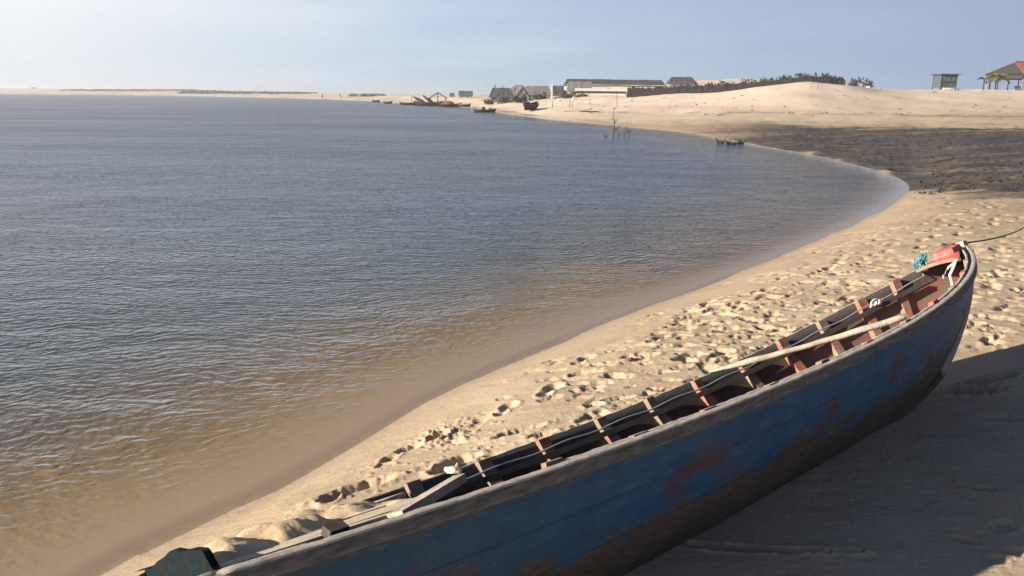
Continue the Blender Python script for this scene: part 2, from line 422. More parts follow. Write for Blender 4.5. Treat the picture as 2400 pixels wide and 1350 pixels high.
# ================================================================== WATER
wr = np.exp(np.arange(math.log(.6), math.log(6000), .02)); WA = np.radians(np.concatenate([np.linspace(-43, 43, 260), az_o])); NW = len(WA)
Rw, Aw = np.meshgrid(wr, WA, indexing='ij'); XW = Rw * np.sin(Aw); YW = Rw * np.cos(Aw)
dw = sdist(XW.ravel(), YW.ravel()).reshape(XW.shape)
keep = dw < 3 + .08 * Rw
cow = np.stack([XW.ravel(), YW.ravel(), np.zeros(XW.size)], -1)
ii = np.arange(len(wr) - 1)[:, None]; jj = np.arange(NW)[None, :]; j2 = (jj + 1) % NW
qw = np.stack([ii * NW + jj, ii * NW + j2, (ii + 1) * NW + j2, (ii + 1) * NW + jj], -1).reshape(-1, 4)
qw = qw[keep.ravel()[qw].any(1)]
used = np.unique(qw); remap = np.full(len(cow), -1); remap[used] = np.arange(len(used))
wm = grid_mesh('river_water', cow[used], remap[qw], np.zeros((0, 3), int))
depth = .95 * (1 - np.exp(np.minimum(dw, 0) * (1 + 1.6 * sstep(-.3, 3.5, XW)) / 6.5))
put_attr(wm, 'depth', depth.ravel()[used]); put_attr(wm, 'off', np.maximum(-dw, 0).ravel()[used])
water = bpy.data.objects.new('river_water', wm); col.objects.link(water); tag(water, kind='structure')
if wm.polygons[0].normal.z < 0: wm.flip_normals()
m = bpy.data.materials.new('water'); m.use_nodes = True; nt = m.node_tree; nt.nodes.clear(); k = NB(nt)
oc = k.coord()
out = nt.nodes.new('ShaderNodeOutputMaterial')
warp = k.noise(oc, .5, 2, .5, out='Color')
vv = nt.nodes.new('ShaderNodeVectorMath'); vv.operation = 'MULTIPLY_ADD'; k.put(warp, vv.inputs[0]); vv.inputs[1].default_value = (.9, .9, 0); k.put(oc, vv.inputs[2])
v0 = vv.outputs[0]
def wave(rot, lam, dist, dsc, vec):
    n = nt.nodes.new('ShaderNodeTexWave'); n.wave_type = 'BANDS'; n.bands_direction = 'Y'; n.wave_profile = 'SIN'
    k.l.new(k.mapping(vec, (1, 1, 1), (0, 0, math.radians(rot))), n.inputs['Vector']); n.inputs['Scale'].default_value = 2 * PI / 20 / lam
    n.inputs['Distortion'].default_value = dist; n.inputs['Detail'].default_value = 2; n.inputs['Detail Scale'].default_value = dsc
    return n.outputs['Fac']
pa_ = k.ramp(k.noise(k.mapping(oc, (3.6, 4.2, 1)), 1.0, 2, .5), [(.35, .15), (.65, 1.0)]); pb2 = k.ramp(k.noise(k.mapping(oc, (3.9, 3.2, 1), loc=(7, 3, 0)), 1.0, 2, .5), [(.35, .15), (.65, 1.0)])
wA = k.math('MULTIPLY', wave(15, .125, 7.0, 2.2, v0), pa_); wB = k.math('MULTIPLY', wave(-27, .11, 7.0, 2.4, v0), pb2)
w1 = k.math('ADD', wA, wB)
w2 = k.noise(k.mapping(v0, (10, 14, 1), (0, 0, math.radians(10))), 1.0, 3, .55)
w4 = k.noise(k.mapping(v0, (1.5, 3.4, 1), (0, 0, math.radians(-8))), 1.0, 3, .6)
w3 = k.noise(k.mapping(oc, (.25, .8, 1), (0, 0, math.radians(-8))), 1.0, 3, .55)
gust = k.ramp(k.noise(k.mapping(oc, (.05, .13, 1)), 1.0, 3, .5), [(.3, .55), (.7, 1.1)])
calm = k.ramp(k.attr('off'), [(0.0, .05), (.02, .25), (.2, 1.0)])
nt.nodes[calm.node.name].color_ramp.interpolation = 'EASE'
cm = nt.nodes.new('ShaderNodeMapRange'); k.put(k.attr('off'), cm.inputs[0]); cm.inputs[1].default_value = 0; cm.inputs[2].default_value = 1.3; cm.inputs[3].default_value = .10; cm.inputs[4].default_value = 1.0; cm.interpolation_type = 'SMOOTHSTEP'
hgt = k.math('ADD', k.math('ADD', k.math('MULTIPLY', w1, .0085), k.math('MULTIPLY', w2, .024)), k.math('ADD', k.math('MULTIPLY', w3, .08), k.math('MULTIPLY', w4, .06)))
hgt = k.math('MULTIPLY', k.math('MULTIPLY', hgt, gust), cm.outputs[0])
bmp = k.bump(hgt, 1.0, 1.0); bmp2 = k.bump(hgt, .4, 1.0)
fres = nt.nodes.new('ShaderNodeFresnel'); geo = nt.nodes.new('ShaderNodeNewGeometry'); k.put(k.math('SUBTRACT', 1.33, k.math('MULTIPLY', geo.outputs['Backfacing'], 1.33 - 1 / 1.33)), fres.inputs[0]); k.put(bmp, fres.inputs['Normal'])
gl = nt.nodes.new('ShaderNodeBsdfGlossy'); rgm = nt.nodes.new('ShaderNodeMapRange'); k.put(k.attr('off'), rgm.inputs[0]); rgm.inputs[1].default_value = 1; rgm.inputs[2].default_value = 10; rgm.inputs[3].default_value = .07; rgm.inputs[4].default_value = .36; k.put(rgm.outputs[0], gl.inputs['Roughness']); k.put(bmp, gl.inputs['Normal']); gl.inputs[0].default_value = (.86, .87, .88, 1)
tr = nt.nodes.new('ShaderNodeBsdfTransparent'); 
k.put(k.ramp(k.attr('depth'), [(0.0, (.97, .95, .92)), (.25, (.62, .52, .38)), (1.0, (.2, .2, .18))]), tr.inputs[0])
df = nt.nodes.new('ShaderNodeBsdfDiffuse'); k.put(bmp2, df.inputs['Normal'])
k.put(k.ramp(k.attr('depth'), [(0.0, (.45, .335, .225)), (.05, (.38, .275, .168)), (.12, (.235, .158, .082)), (.21, (.135, .104, .068)), (.33, (.072, .076, .076)), (1.0, (.044, .054, .066))]), df.inputs[0])
inner = nt.nodes.new('ShaderNodeMixShader'); k.put(k.ramp(k.attr('depth'), [(0.0, .4), (.02, .78), (.10, .95), (.3, 1.0)]), inner.inputs[0]); k.l.new(tr.outputs[0], inner.inputs[1]); k.l.new(df.outputs[0], inner.inputs[2])
sh_ = nt.nodes.new('ShaderNodeMixShader'); k.put(fres.outputs[0], sh_.inputs[0]); k.l.new(inner.outputs[0], sh_.inputs[1]); k.l.new(gl.outputs[0], sh_.inputs[2])
k.l.new(sh_.outputs[0], out.inputs[0])
wm.materials.append(m)

# ================================================================== THE BOAT
Lb, Ls, B, DD, cb, cs, rake, pb, Fs, qq = 2.4683, 2.2635, .4896, .4819, .2247, .0943, .7917, 2.7594, .7098, 1.3126
def hp(u, h, side, inset=0.0, lift=0.0):
    zs = DD + (cb if u > 0 else cs) * u * u
    xe = Lb - rake * (1 - h) ** 2 if u > 0 else Ls
    x = u * xe
    Fu = 1 - abs(u) ** pb if u > 0 else 1 - (1 - Fs) * u * u
    Sx = (1 - (1 - h) ** qq) ** (1 / qq)
    y = B * Fu * Sx
    zk = .10 * abs(u) ** 4 if u > 0 else .04 * u * u
    z = zk + h * (zs - zk)
    y = max(y - inset, 0.0); z += inset * (1 - h) * .9
    if inset and u > .8: x -= inset * (u - .8) * 5
    return Vector((x, side * y, z + lift))
boat = empty('wooden_boat', tuple(BO), 0, 'blue wooden fishing boat with weathered gunwales lying heeled on the sand', 'boat')
Rb = (Matrix.Rotation(BYAW, 3, 'Z') @ Matrix(((math.cos(BTRIM), 0, -math.sin(BTRIM)), (0, 1, 0), (math.sin(BTRIM), 0, math.cos(BTRIM)))) @ Matrix(((1, 0, 0), (0, math.cos(BHEEL), math.sin(BHEEL)), (0, -math.sin(BHEEL), math.cos(BHEEL)))))
boat.rotation_euler = Rb.to_euler()
MBW = Matrix.LocRotScale(Vector(BO), Rb.to_quaternion(), None)

# hull paint
m, nt, b = new_mat('hull_paint'); k = NB(nt); oc = k.coord(); uvh = k.attr('sheer_height'); xs = k.sep(oc)[0]
nA = k.noise(k.mapping(oc, (1, 1, 1.6)), 2.3, 6, .62); nB = k.noise(k.mapping(oc, (2, 2, 5)), 5, 6, .7); nC = k.noise(k.mapping(oc, (3, 6, 14)), 9, 5, .7)
blue = k.ramp(nB, [(.25, (.016, .052, .118)), (.5, (.026, .088, .200)), (.75, (.050, .125, .225))])
grey = k.ramp(nC, [(.3, (.11, .118, .135)), (.7, (.20, .205, .215))])
bowm = nt.nodes.new('ShaderNodeMapRange'); k.put(xs, bowm.inputs[0]); bowm.inputs[1].default_value = .5; bowm.inputs[2].default_value = 1.9
gm = k.math('MULTIPLY', bowm.outputs[0], k.ramp(nB, [(.3, .45), (.6, 1.0)]))
c0 = k.mix(gm, blue, grey)
teal = k.ramp(nC, [(.3, (.02, .06, .085)), (.7, (.035, .09, .11))])
sm = nt.nodes.new('ShaderNodeMapRange'); k.put(xs, sm.inputs[0]); sm.inputs[1].default_value = -.9; sm.inputs[2].default_value = -2.2
c0 = k.mix(k.math('MULTIPLY', sm.outputs[0], .75), c0, teal)
red = k.ramp(nC, [(.3, (.075, .030, .027)), (.7, (.13, .055, .047))])
rm = k.ramp(k.noise(k.mapping(oc, (1, 1, 1.3), loc=(.6, 0, .2)), 2.9, 6, .66), [(.54, 0.0), (.60, .85)])
hm = nt.nodes.new('ShaderNodeMapRange'); k.put(k.math('ADD', uvh, k.math('MULTIPLY', k.math('SUBTRACT', nA, .5), .35)), hm.inputs[0]); hm.inputs[1].default_value = .80; hm.inputs[2].default_value = .68
c0 = k.mix(k.math('MULTIPLY', rm, hm.outputs[0]), c0, red)
brown = k.ramp(nC, [(.25, (.036, .028, .021)), (.5, (.085, .067, .050)), (.75, (.16, .13, .10))])
bm_ = nt.nodes.new('ShaderNodeMapRange'); k.put(k.math('ADD', uvh, k.math('MULTIPLY', k.math('SUBTRACT', nA, .5), 1.15)), bm_.inputs[0]); bm_.inputs[1].default_value = .48; bm_.inputs[2].default_value = .37
c0 = k.mix(bm_.outputs[0], c0, brown)
olive = k.ramp(k.noise(oc, 3.2, 5, .6), [(.52, 0.0), (.62, .7)])
c0 = k.mix(k.math('MULTIPLY', olive, bm_.outputs[0]), c0, (.045, .05, .025))
scr = k.noise(k.mapping(oc, (10, 10, 3), (0, .5, 0)), 3.0, 6, .75)
scr2 = k.noise(k.mapping(oc, (2, 2, 22), (0, .1, 0)), 3.0, 4, .7)
chip = k.math('MAXIMUM', k.ramp(scr, [(.665, 0.0), (.70, .8)]), k.ramp(scr2, [(.69, 0.0), (.73, .6)]))
c0 = k.mix(chip, c0, (.25, .29, .30))
tm = nt.nodes.new('ShaderNodeMapRange'); k.put(k.math('ADD', uvh, k.math('MULTIPLY', k.math('SUBTRACT', nB, .5), .10)), tm.inputs[0]); tm.inputs[1].default_value = .87; tm.inputs[2].default_value = .93
c0 = k.mix(k.math('MULTIPLY', tm.outputs[0], .85), c0, k.ramp(nC, [(.3, (.07, .055, .045)), (.7, (.16, .13, .105))]))
sd_ = k.ramp(k.noise(oc, 60, 2, .6), [(.66, 0.0), (.72, .5)])
c0 = k.mix(sd_, c0, (.02, .018, .016))
fade = k.ramp(k.noise(k.mapping(oc, (1, 1, 2.2), loc=(3, 1, 2)), 3.6, 6, .7), [(.52, 0.0), (.70, .45)])
c0 = k.mix(fade, c0, k.ramp(nC, [(.3, (.060, .066, .074)), (.7, (.12, .125, .125))]))
seam0 = k.math('ABSOLUTE', k.math('SUBTRACT', k.math('FRACT', k.math('MULTIPLY', uvh, 3.6)), .5))
c0 = k.mix(k.ramp(seam0, [(.0, .45), (.025, 0.0)]), c0, (.012, .011, .010))
vor = nt.nodes.new('ShaderNodeTexVoronoi'); k.put(k.mapping(oc, (3.0, 3.0, 9)), vor.inputs['Vector']); vor.inputs['Scale'].default_value = 1.0
c0 = k.mix(k.ramp(vor.outputs['Distance'], [(.025, .8), (.05, 0.0)]), c0, (.05, .028, .016))
k.put(c0, b.inputs['Base Color']); b.inputs['Roughness'].default_value = .62; b.inputs['Specular IOR Level'].default_value = .3
seam = k.math('ABSOLUTE', k.math('SUBTRACT', k.math('FRACT', k.math('MULTIPLY', uvh, 3.6)), .5))
hgt = k.math('ADD', k.math('MULTIPLY', k.ramp(seam, [(.0, 0.0), (.035, 1.0)]), .5), k.math('ADD', k.math('MULTIPLY', nC, .5), k.math('MULTIPLY', chip, -.3)))
k.put(k.bump(hgt, .55, .006), b.inputs['Normal'])
HULL = m
INNER = worn_paint('floor_paint', (.22, .10, .085), (.15, .11, .085), .5, 6)
m, nt, b = new_mat('hull_inside'); k = NB(nt); oc = k.coord(); xx = k.sep(oc)[0]; uv_ = k.attr('sheer_height')
f1 = k.noise(k.mapping(oc, (1, 2, 2)), 6, 6, .68); f2 = k.noise(k.mapping(oc, (1, 9, 9)), 14, 4, .6)
darkc = k.mix(k.ramp(f1, [(.42, 0.0), (.58, 1.0)]), (.045, .034, .031), (.095, .058, .046))
pinkc = k.mix(k.ramp(f1, [(.45, 0.0), (.56, 1.0)]), (.24, .10, .085), (.17, .125, .095))
bw = nt.nodes.new('ShaderNodeMapRange'); k.put(k.math('ADD', xx, k.math('MULTIPLY', f1, .5)), bw.inputs[0]); bw.inputs[1].default_value = .95; bw.inputs[2].default_value = 1.45
up2 = nt.nodes.new('ShaderNodeMapRange'); k.put(k.math('ADD', uv_, k.math('MULTIPLY', f2, .04)), up2.inputs[0]); up2.inputs[1].default_value = .84; up2.inputs[2].default_value = .87
cc = k.mix(bw.outputs[0], darkc, pinkc)
cc = k.mix(k.math('MULTIPLY', up2.outputs[0], .85), cc, k.ramp(f2, [(.3, (.040, .037, .040)), (.7, (.085, .078, .080))]))
k.put(cc, b.inputs['Base Color']); b.inputs['Roughness'].default_value = .8; b.inputs['Specular IOR Level'].default_value = .2
k.put(k.bump(k.math('ADD', f2, f1), .4, .006), b.inputs['Normal'])
INSKIN = m
PLANK_IN = worn_paint('inside_plank', (.055, .045, .045), (.07, .055, .045), .48, 7)
GREYW = simple('weathered_wood', (.36, .315, .27), .9, .5, 22, .5, (1, 7, 7))
CAPW = simple('sunlit_rail_wood', (.40, .355, .305), .9, .4, 26, .6, (1, 6, 6))  # paler wood: sunlight on the rail top put into the colour
RUBW = simple('shaded_rail_wood', (.16, .145, .13), .9, .45, 14, .5, (1, 6, 6))  # darker copy of the rail wood: shade on the outer face painted in
DARKW = simple('dark_wood', (.085, .066, .052), .85, .4, 14, .5, (1, 6, 6))
RIBRED = worn_paint('rib_red_paint', (.30, .11, .075), (.25, .17, .125), .50, 13)
RIBGREY = worn_paint('rib_bare_wood', (.24, .115, .085), (.235, .185, .135), .46, 12)
DECKRED = worn_paint('deck_red_paint', (.42, .095, .085), (.40, .21, .165), .58, 14)
PALEW = simple('bleached_wood', (.50, .41, .30), .85, .35, 12, .5, (1, 6, 6))
TEALP = worn_paint('teal_paint', (.009, .017, .021), (.022, .018, .016), .54, 18, rough=1.0)
TEALP.node_tree.nodes['Principled BSDF'].inputs['Specular IOR Level'].default_value = .02

us = [-1 + 2 * (i / 96) for i in range(97)]
us = [math.copysign(1 - (1 - abs(q)) ** 1.35, q) if q > 0 else q for q in us]
hs = [i / 18 for i in range(19)]; hs = [q ** 1.35 for q in hs]
mb = MB(); hh = []
def skin(inset, mi):
    rings = []
    for u in us:
        ring = [hp(u, h, -1, inset) for h in reversed(hs)] + [hp(u, h, 1, inset) for h in hs[1:]]
        rings.append(ring)
    n = len(rings[0]); vs = [p for r in rings for p in r]; o = len(mb.v)
    fs = [(i * n + j, i * n + j + 1, (i + 1) * n + j + 1, (i + 1) * n + j) for i in range(len(us) - 1) for j in range(n - 1)]
    mb.add(vs, fs, mi)
    hh.extend((list(reversed(hs)) + hs[1:]) * len(us))
    return o, n
o1, n1_ = skin(0, 0); o2, n2_ = skin(.014, 1)
for i in range(len(us) - 1):
    for e in (0, n1_ - 1):
        mb.f.append((o1 + i * n1_ + e, o1 + (i + 1) * n1_ + e, o2 + (i + 1) * n1_ + e, o2 + i * n1_ + e)); mb.mi.append(1)
hull = bpy.data.objects.new('hull', bpy.data.meshes.new('hull')); col.objects.link(hull); hull.parent = boat
hme = hull.data; hme.from_pydata(mb.v, [], mb.f); hme.materials.append(HULL); hme.materials.append(INSKIN)
hme.polygons.foreach_set('material_index', mb.mi); hme.polygons.foreach_set('use_smooth', [True] * len(mb.f))
put_attr(hme, 'sheer_height', np.array(hh))
hull['label'] = 'blue painted hull planking with red patches and brown bottom'

def sheer_line(u, sd, out=0.0, lift=0.0, h=1.0, inset=0.0):
    return hp(u, h, sd, inset, lift) + outward(u, sd, h) * out
def outward(u, sd, h=1.0):
    e = .004
    a = hp(max(u - e, -1), h, sd); b_ = hp(min(u + e, .9995), h, sd); t = (b_ - a); t.z = 0
    n = Vector((t.y, -t.x, 0)) * (1 if sd < 0 else -1)
    if n.length < 1e-9: n = Vector((0, sd, 0))
    return n.normalized()
def rail(name, sd, u0, u1, o0, o1, z0, z1, mat, jit=.004, n=70, h=1.0, inset=0.0, parent=boat, endround=True, seed=1, mb=None, tilt=0.0):
    rnd = random.Random(seed); bld = mb or MB(); P = []; prof = []
    N = 12
    for i in range(n + 1):
        u = u0 + (u1 - u0) * i / n
        P.append((u, [rnd.uniform(-jit, jit) for _ in range(4)]))
    vs = []; cross = 8
    for i, (u, j) in enumerate(P):
        c0 = hp(u, h, sd, inset); ov = outward(u, sd, h); up = Vector((0, 0, 1))
        sc = 1.0
        if endround: sc = min(1, (.25 + .75 * math.sqrt(min(1, min(i, n - i) / 1.6))))
        om, zm = (o0 + o1) / 2, (z0 + z1) / 2; ho, hz = (o1 - o0) / 2 * sc, (z1 - z0) / 2 * sc
        r = .35
        for (a, b_) in ((-1, -1 + r), (-1, 1 - r), (-1 + r, 1), (1 - r, 1), (1, 1 - r), (1, -1 + r), (1 - r, -1), (-1 + r, -1)):
            vs.append(c0 + ov * (om + a * ho + j[0] * .6) + up * (zm + b_ * hz - tilt * a * ho * (b_ > 0) + j[1] * (1 if b_ > 0 else .3)))
    fs = [(i * 8 + q, i * 8 + (q + 1) % 8, (i + 1) * 8 + (q + 1) % 8, (i + 1) * 8 + q) for i in range(n) for q in range(8)]
    fs += [tuple(range(7, -1, -1)), tuple(n * 8 + q for q in range(8))]
    bld.add(vs, fs)
    if mb is None: return bld.build(name, mat, parent, True)
g1 = rail('gunwale', -1, -1.03, .995, .0005, .017, -.042, -.003, RUBW, .0018, 150, seed=2)
g2 = rail('gunwale', 1, -1.02, .995, .0005, .016, -.036, -.003, RUBW, .0018, 120, seed=3)
rail('rail_cap', -1, -1.035, .997, .0005, .0205, -.008, .0035, CAPW, .0014, 170, parent=g1, seed=12, tilt=.40)
rail('rail_cap', 1, -1.02, .997, .0005, .0170, -.002, .0050, GREYW, .0020, 140, parent=g2, seed=13)
rail('inner_gunwale', -1, -.62, .985, -.029, -.0150, -.026, .0065, CAPW, .0016, 150, seed=4, tilt=.35)
# stem post
mb = MB(); pts = []
for i in range(15):
    h = i / 14
    p = hp(1, h, 1); pts.append((p.x - .012, 0, p.z + (.028 if h > .99 else 0)))
mb.sweep(pts, [(-.022, -.03), (.022, -.03), (.026, .012), (.012, .03), (-.012, .03), (-.026, .012)], side=[(0, 1, 0)] * 15)
mb.build('stem_post', GREYW, boat, False)
# keel strip
mb = MB(); pts = [tuple(hp(u, 0, 1) + Vector((0, 0, -.006))) for u in [-1 + 1.98 * i / 40 for i in range(41)]]
mb.sweep(pts, [(-.02, -.016), (.02, -.016), (.02, .012), (-.02, .012)], side=[(0, 1, 0)] * 41)
mb.build('keel', DARKW, boat)

# ribs: U frames following the inside skin
def rib(u, mat, w=.052, th=.026, head=.012, seed=0):
    rnd = random.Random(seed); mb = MB()
    path = []
    for sd, seq in ((-1, [1 - i / 14 for i in range(15)]), (1, [i / 14 for i in range(1, 15)])):
        for h in seq: path.append((h, sd))
    vs = []
    hw = w / 2
    for q, (h, sd) in enumerate(path):
        h2 = h ** 1.2
        lift = head if q in (0, len(path) - 1) else 0
        for du, ins in ((-hw, .015), (hw, .015), (hw, .015 + th), (-hw, .015 + th)):
            uu = u + du / (Lb if u > 0 else Ls)
            vs.append(hp(uu, h2, sd, ins + rnd.uniform(-.002, .002), lift))
    n = len(path)
    fs = [(i * 4 + j, i * 4 + (j + 1) % 4, (i + 1) * 4 + (j + 1) % 4, (i + 1) * 4 + j) for i in range(n - 1) for j in range(4)]
    fs += [(3, 2, 1, 0), tuple((n - 1) * 4 + j for j in range(4))]
    mb.add(vs, fs)
    return mb.build('rib', mat, boat)
ribs = [(-.60, RIBGREY), (-.455, RIBGREY), (-.316, RIBRED), (-.165, RIBGREY), (-.02, RIBGREY), (.12, RIBRED), (.265, RIBGREY), (.404, RIBRED), (.54, RIBGREY), (.674, RIBRED), (.785, RIBRED)]
for i, (u, mt) in enumerate(ribs): rib(u, mt, random.uniform(.048, .062), .026, random.uniform(.006, .02), i)
# stringers (risers) nailed over the ribs
def stringer(sd, u0, u1, h, wd, mat):
    mb = MB(); vs = []; n = 60
    for i in range(n + 1):
        u = u0 + (u1 - u0) * i / n
        for dh, ins in ((-wd, .042), (wd, .042), (wd, .060), (-wd, .060)): vs.append(hp(u, h + dh, sd, ins))
    fs = [(i * 4 + j, i * 4 + (j + 1) % 4, (i + 1) * 4 + (j + 1) % 4, (i + 1) * 4 + j) for i in range(n) for j in range(4)]
    fs += [(3, 2, 1, 0), tuple(n * 4 + j for j in range(4))]
    mb.add(vs, fs); return mb.build('stringer', mat, boat)
stringer(1, -.62, .84, .865, .024, PLANK_IN); stringer(-1, -.5, .8, .80, .03, PLANK_IN)
# floor boards in the bow half
def floor_board(u0, u1, y0, y1, z, mat, skew=0):
    mb = MB(); x0, x1 = u0 * Lb, u1 * Lb
    vs = [(x0, y0, z), (x1, y0 * .9, z + .03), (x1 + skew, y1 * .9, z + .03), (x0 + skew, y1, z)]
    vs = vs + [(a, b_, c - .02) for a, b_, c in vs]
    mb.add(vs, [(0, 1, 2, 3), (7, 6, 5, 4), (0, 4, 5, 1), (1, 5, 6, 2), (2, 6, 7, 3), (3, 7, 4, 0)]); return mb.build('floor_board', mat, boat)
floor_board(.39, .54, -.13, -.01, .160, INNER); floor_board(.39, .54, .0, .13, .160, RIBGREY); floor_board(.555, .64, -.075, -.005, .185, RIBGREY); floor_board(.555, .64, .005, .075, .185, INNER)
floor_board(-.5, .36, -.10, .02, .115, PLANK_IN); floor_board(-.5, .36, .03, .15, .115, PLANK_IN)

# bow deck, cambered, with front beam and raised block
mb = MB(); vs = []; n = 12; mrow = 7
for i in range(n + 1):
    u = .855 + (.985 - .855) * i / n
    for j in range(mrow):
        s = -1 + 2 * j / (mrow - 1)
        p = hp(u, 1, 1, .03); yy = p.y * s
        vs.append((p.x - .07 * (s < 0) * -s * (1 - i / n), yy, p.z + .010 + .012 * (1 - s * s)))
N = len(vs); vs2 = [(a, b_, c - .016) for a, b_, c in vs]
fs = [(i * mrow + j, i * mrow + j + 1, (i + 1) * mrow + j + 1, (i + 1) * mrow + j) for i in range(n) for j in range(mrow - 1)]
fs2 = [tuple(N + q for q in reversed(f)) for f in fs]
rim = [j for j in range(mrow)] + [i * mrow + mrow - 1 for i in range(1, n + 1)] + [n * mrow + j for j in range(mrow - 2, -1, -1)] + [i * mrow for i in range(n - 1, 0, -1)]
fs3 = [(rim[q], rim[(q + 1) % len(rim)], N + rim[(q + 1) % len(rim)], N + rim[q]) for q in range(len(rim))]
mb.add(vs + vs2, fs + fs2 + fs3)
mb.build('bow_deck', DECKRED, boat)['label'] = 'red painted bow deck'
mb = MB(); pts = []
for j in range(9):
    s = -1 + 2 * j / 8; p = hp(.855, 1, 1, .028)
    pts.append((p.x - .07 * (s < 0) * -s - .004, p.y * s, p.z + .006 + .012 * (1 - s * s)))
mb.sweep(pts, [(-.009, -.014), (.009, -.014), (.009, .005), (-.009, .005)], side=[(1, 0, 0)] * 9)
mb.build('deck_beam', RIBGREY, boat)
# red hatch block on the deck
mb = MB(); x0 = Lb * .885
zb = DD + cb * .885 ** 2 + .03
mb.box((x0 + .095, .02, zb + .012), (.17, .13, .05), (.0, -.10, .1), .86)
ob = mb.build('hatch_block', DECKRED, boat)
bv = ob.modifiers.new('bev', 'BEVEL'); bv.width = .008; bv.segments = 2
# transom with an arched top
mb = MB(); top = []; bot_ = []
ring = [hp(-1, h, -1) for h in reversed(hs)] + [hp(-1, h, 1) for h in hs[1:]]
yt = ring[0].y; zt = ring[0].z
arch = []
for i in range(1, 60):
    s = -1 + 2 * i / 60
    arch.append(Vector((ring[0].x, abs(yt) * -s * 1.0, zt + .052 * float(sstep(-1.0, .15, s)) * (1 - float(sstep(.80, 1.0, s))) + .0025 * math.sin(s * 11 + 1) * (1 - s * s))))
loop = ring + arch
f_ = [(p.x - .012, p.y, p.z) for p in loop]; b_2 = [(p.x + .006, p.y * .985, p.z) for p in loop]
n = len(loop)
mb.add(f_ + b_2, [tuple(range(n)), tuple(n + q for q in range(n - 1, -1, -1))] + [(q, (q + 1) % n, n + (q + 1) % n, n + q) for q in range(n)])
mb.build('transom', TEALP, boat)['label'] = 'dark teal painted stern board'
# stern deck planks
def plank(poly, z0, slope, th, mat, name='stern_deck', seed=0):
    rnd = random.Random(seed); mb = MB(); n = len(poly)
    tz = lambda x: DD + cs * (x / Ls) ** 2 + z0 + slope * (x + 2.2)
    up = [(x, y, tz(x) + rnd.uniform(-.004, .004)) for x, y in poly]; dn = [(x, y, z - th) for x, y, z in up]
    mb.add(up + dn, [tuple(range(n)), tuple(n + q for q in range(n - 1, -1, -1))] + [(q, (q + 1) % n, n + (q + 1) % n, n + q) for q in range(n)])
    return mb
dk = plank([(-2.22, .30), (-1.52, .34), (-1.40, .40), (-2.22, .335)], -.012, 0, .02, PALEW, seed=1)
for poly in ([(-2.22, .12), (-1.62, .12), (-1.56, .325), (-2.22, .29)], [(-2.22, -.06), (-1.55, -.06), (-1.50, .11), (-2.22, .11)], [(-2.22, -.16), (-1.76, -.15), (-1.66, -.07), (-2.22, -.07)], [(-2.22, -.325), (-2.12, -.32), (-2.0, -.17), (-2.22, -.17)]):
    p2 = plank(poly, -.012, 0, .022, PALEW, seed=len(dk.v)); dk.add(p2.v, p2.f)
dk.build('stern_deck', PALEW, boat)['label'] = 'sun bleached stern deck planks'
rivets = MB()
# ---- loose things in and on the boat (world space)
def W(p): return MBW @ Vector(p)
def world_obj(mb, name, mat, base, label, cat, group=None, smooth=False):
    o = mb.build(name, mat, None, smooth); center_origin(o, base); return tag(o, label, cat, group)
# weathered board over the stern planks
mb = MB(); zl = DD + cs * .5
c = [(-1.74, -.21), (-1.44, -.085), (-1.45, -.03), (-1.76, -.15)]
up = [W((x, y, zl + .002 + (x + 1.76) * .055)) for x, y in c]; dn = [W((x, y, zl - .024 + (x + 1.76) * .055)) for x, y in c]
mb.add(up + dn, [(0, 1, 2, 3), (7, 6, 5, 4), (0, 4, 5, 1), (1, 5, 6, 2), (2, 6, 7, 3), (3, 7, 4, 0)])
world_obj(mb, 'loose_board', simple('grey_board', (.36, .31, .25), .9, .4, 14, .5), W((-1.6, -.06, zl)), 'thick grey board lying across the bleached stern planks of the blue boat', 'board')
mb = MB(); c = W((-1.93, -.20, zl + .02))
mb.box(c, (.06, .04, .026), (.1, .1, BYAW + .1), .94)
world_obj(mb, 'wooden_block', DARKW, c, 'short wooden block with pale top beside the near gunwale at the stern', 'block')
# rag on the board's end
def rag(c, r, mat, name, label, cat, seed):
    rnd = random.Random(seed); mb = MB(); n = 14; vs = []
    for i in range(n):
        for j in range(n):
            a, b_ = (i / (n - 1) - .5) * 2, (j / (n - 1) - .5) * 2
            w = .35 * r * float(fbm(np.array([a * 1.7 + seed]), np.array([b_ * 1.7]), 3, seed)[0]) + .22 * r * max(0, 1 - (a * a + b_ * b_))
            k_ = 1 - .25 * rnd.random() * (abs(a) > .9 or abs(b_) > .9)
            vs.append(Vector(c) + Vector((a * r * k_, b_ * r * .6 * k_, w)))
    mb.add(vs, [(i * n + j, (i + 1) * n + j, (i + 1) * n + j + 1, i * n + j + 1) for i in range(n - 1) for j in range(n - 1)])
    o = world_obj(mb, name, mat, c, label, cat, smooth=True)
    sm_ = o.modifiers.new('thick', 'SOLIDIFY'); sm_.thickness = .006; return o
rag(W((-1.45, -.04, zl + .034)), .026, simple('white_cloth', (.50, .46, .38), .95, .25, 30), 'rag', 'crumpled off white rag on the forward end of the grey board', 'rag', 5)

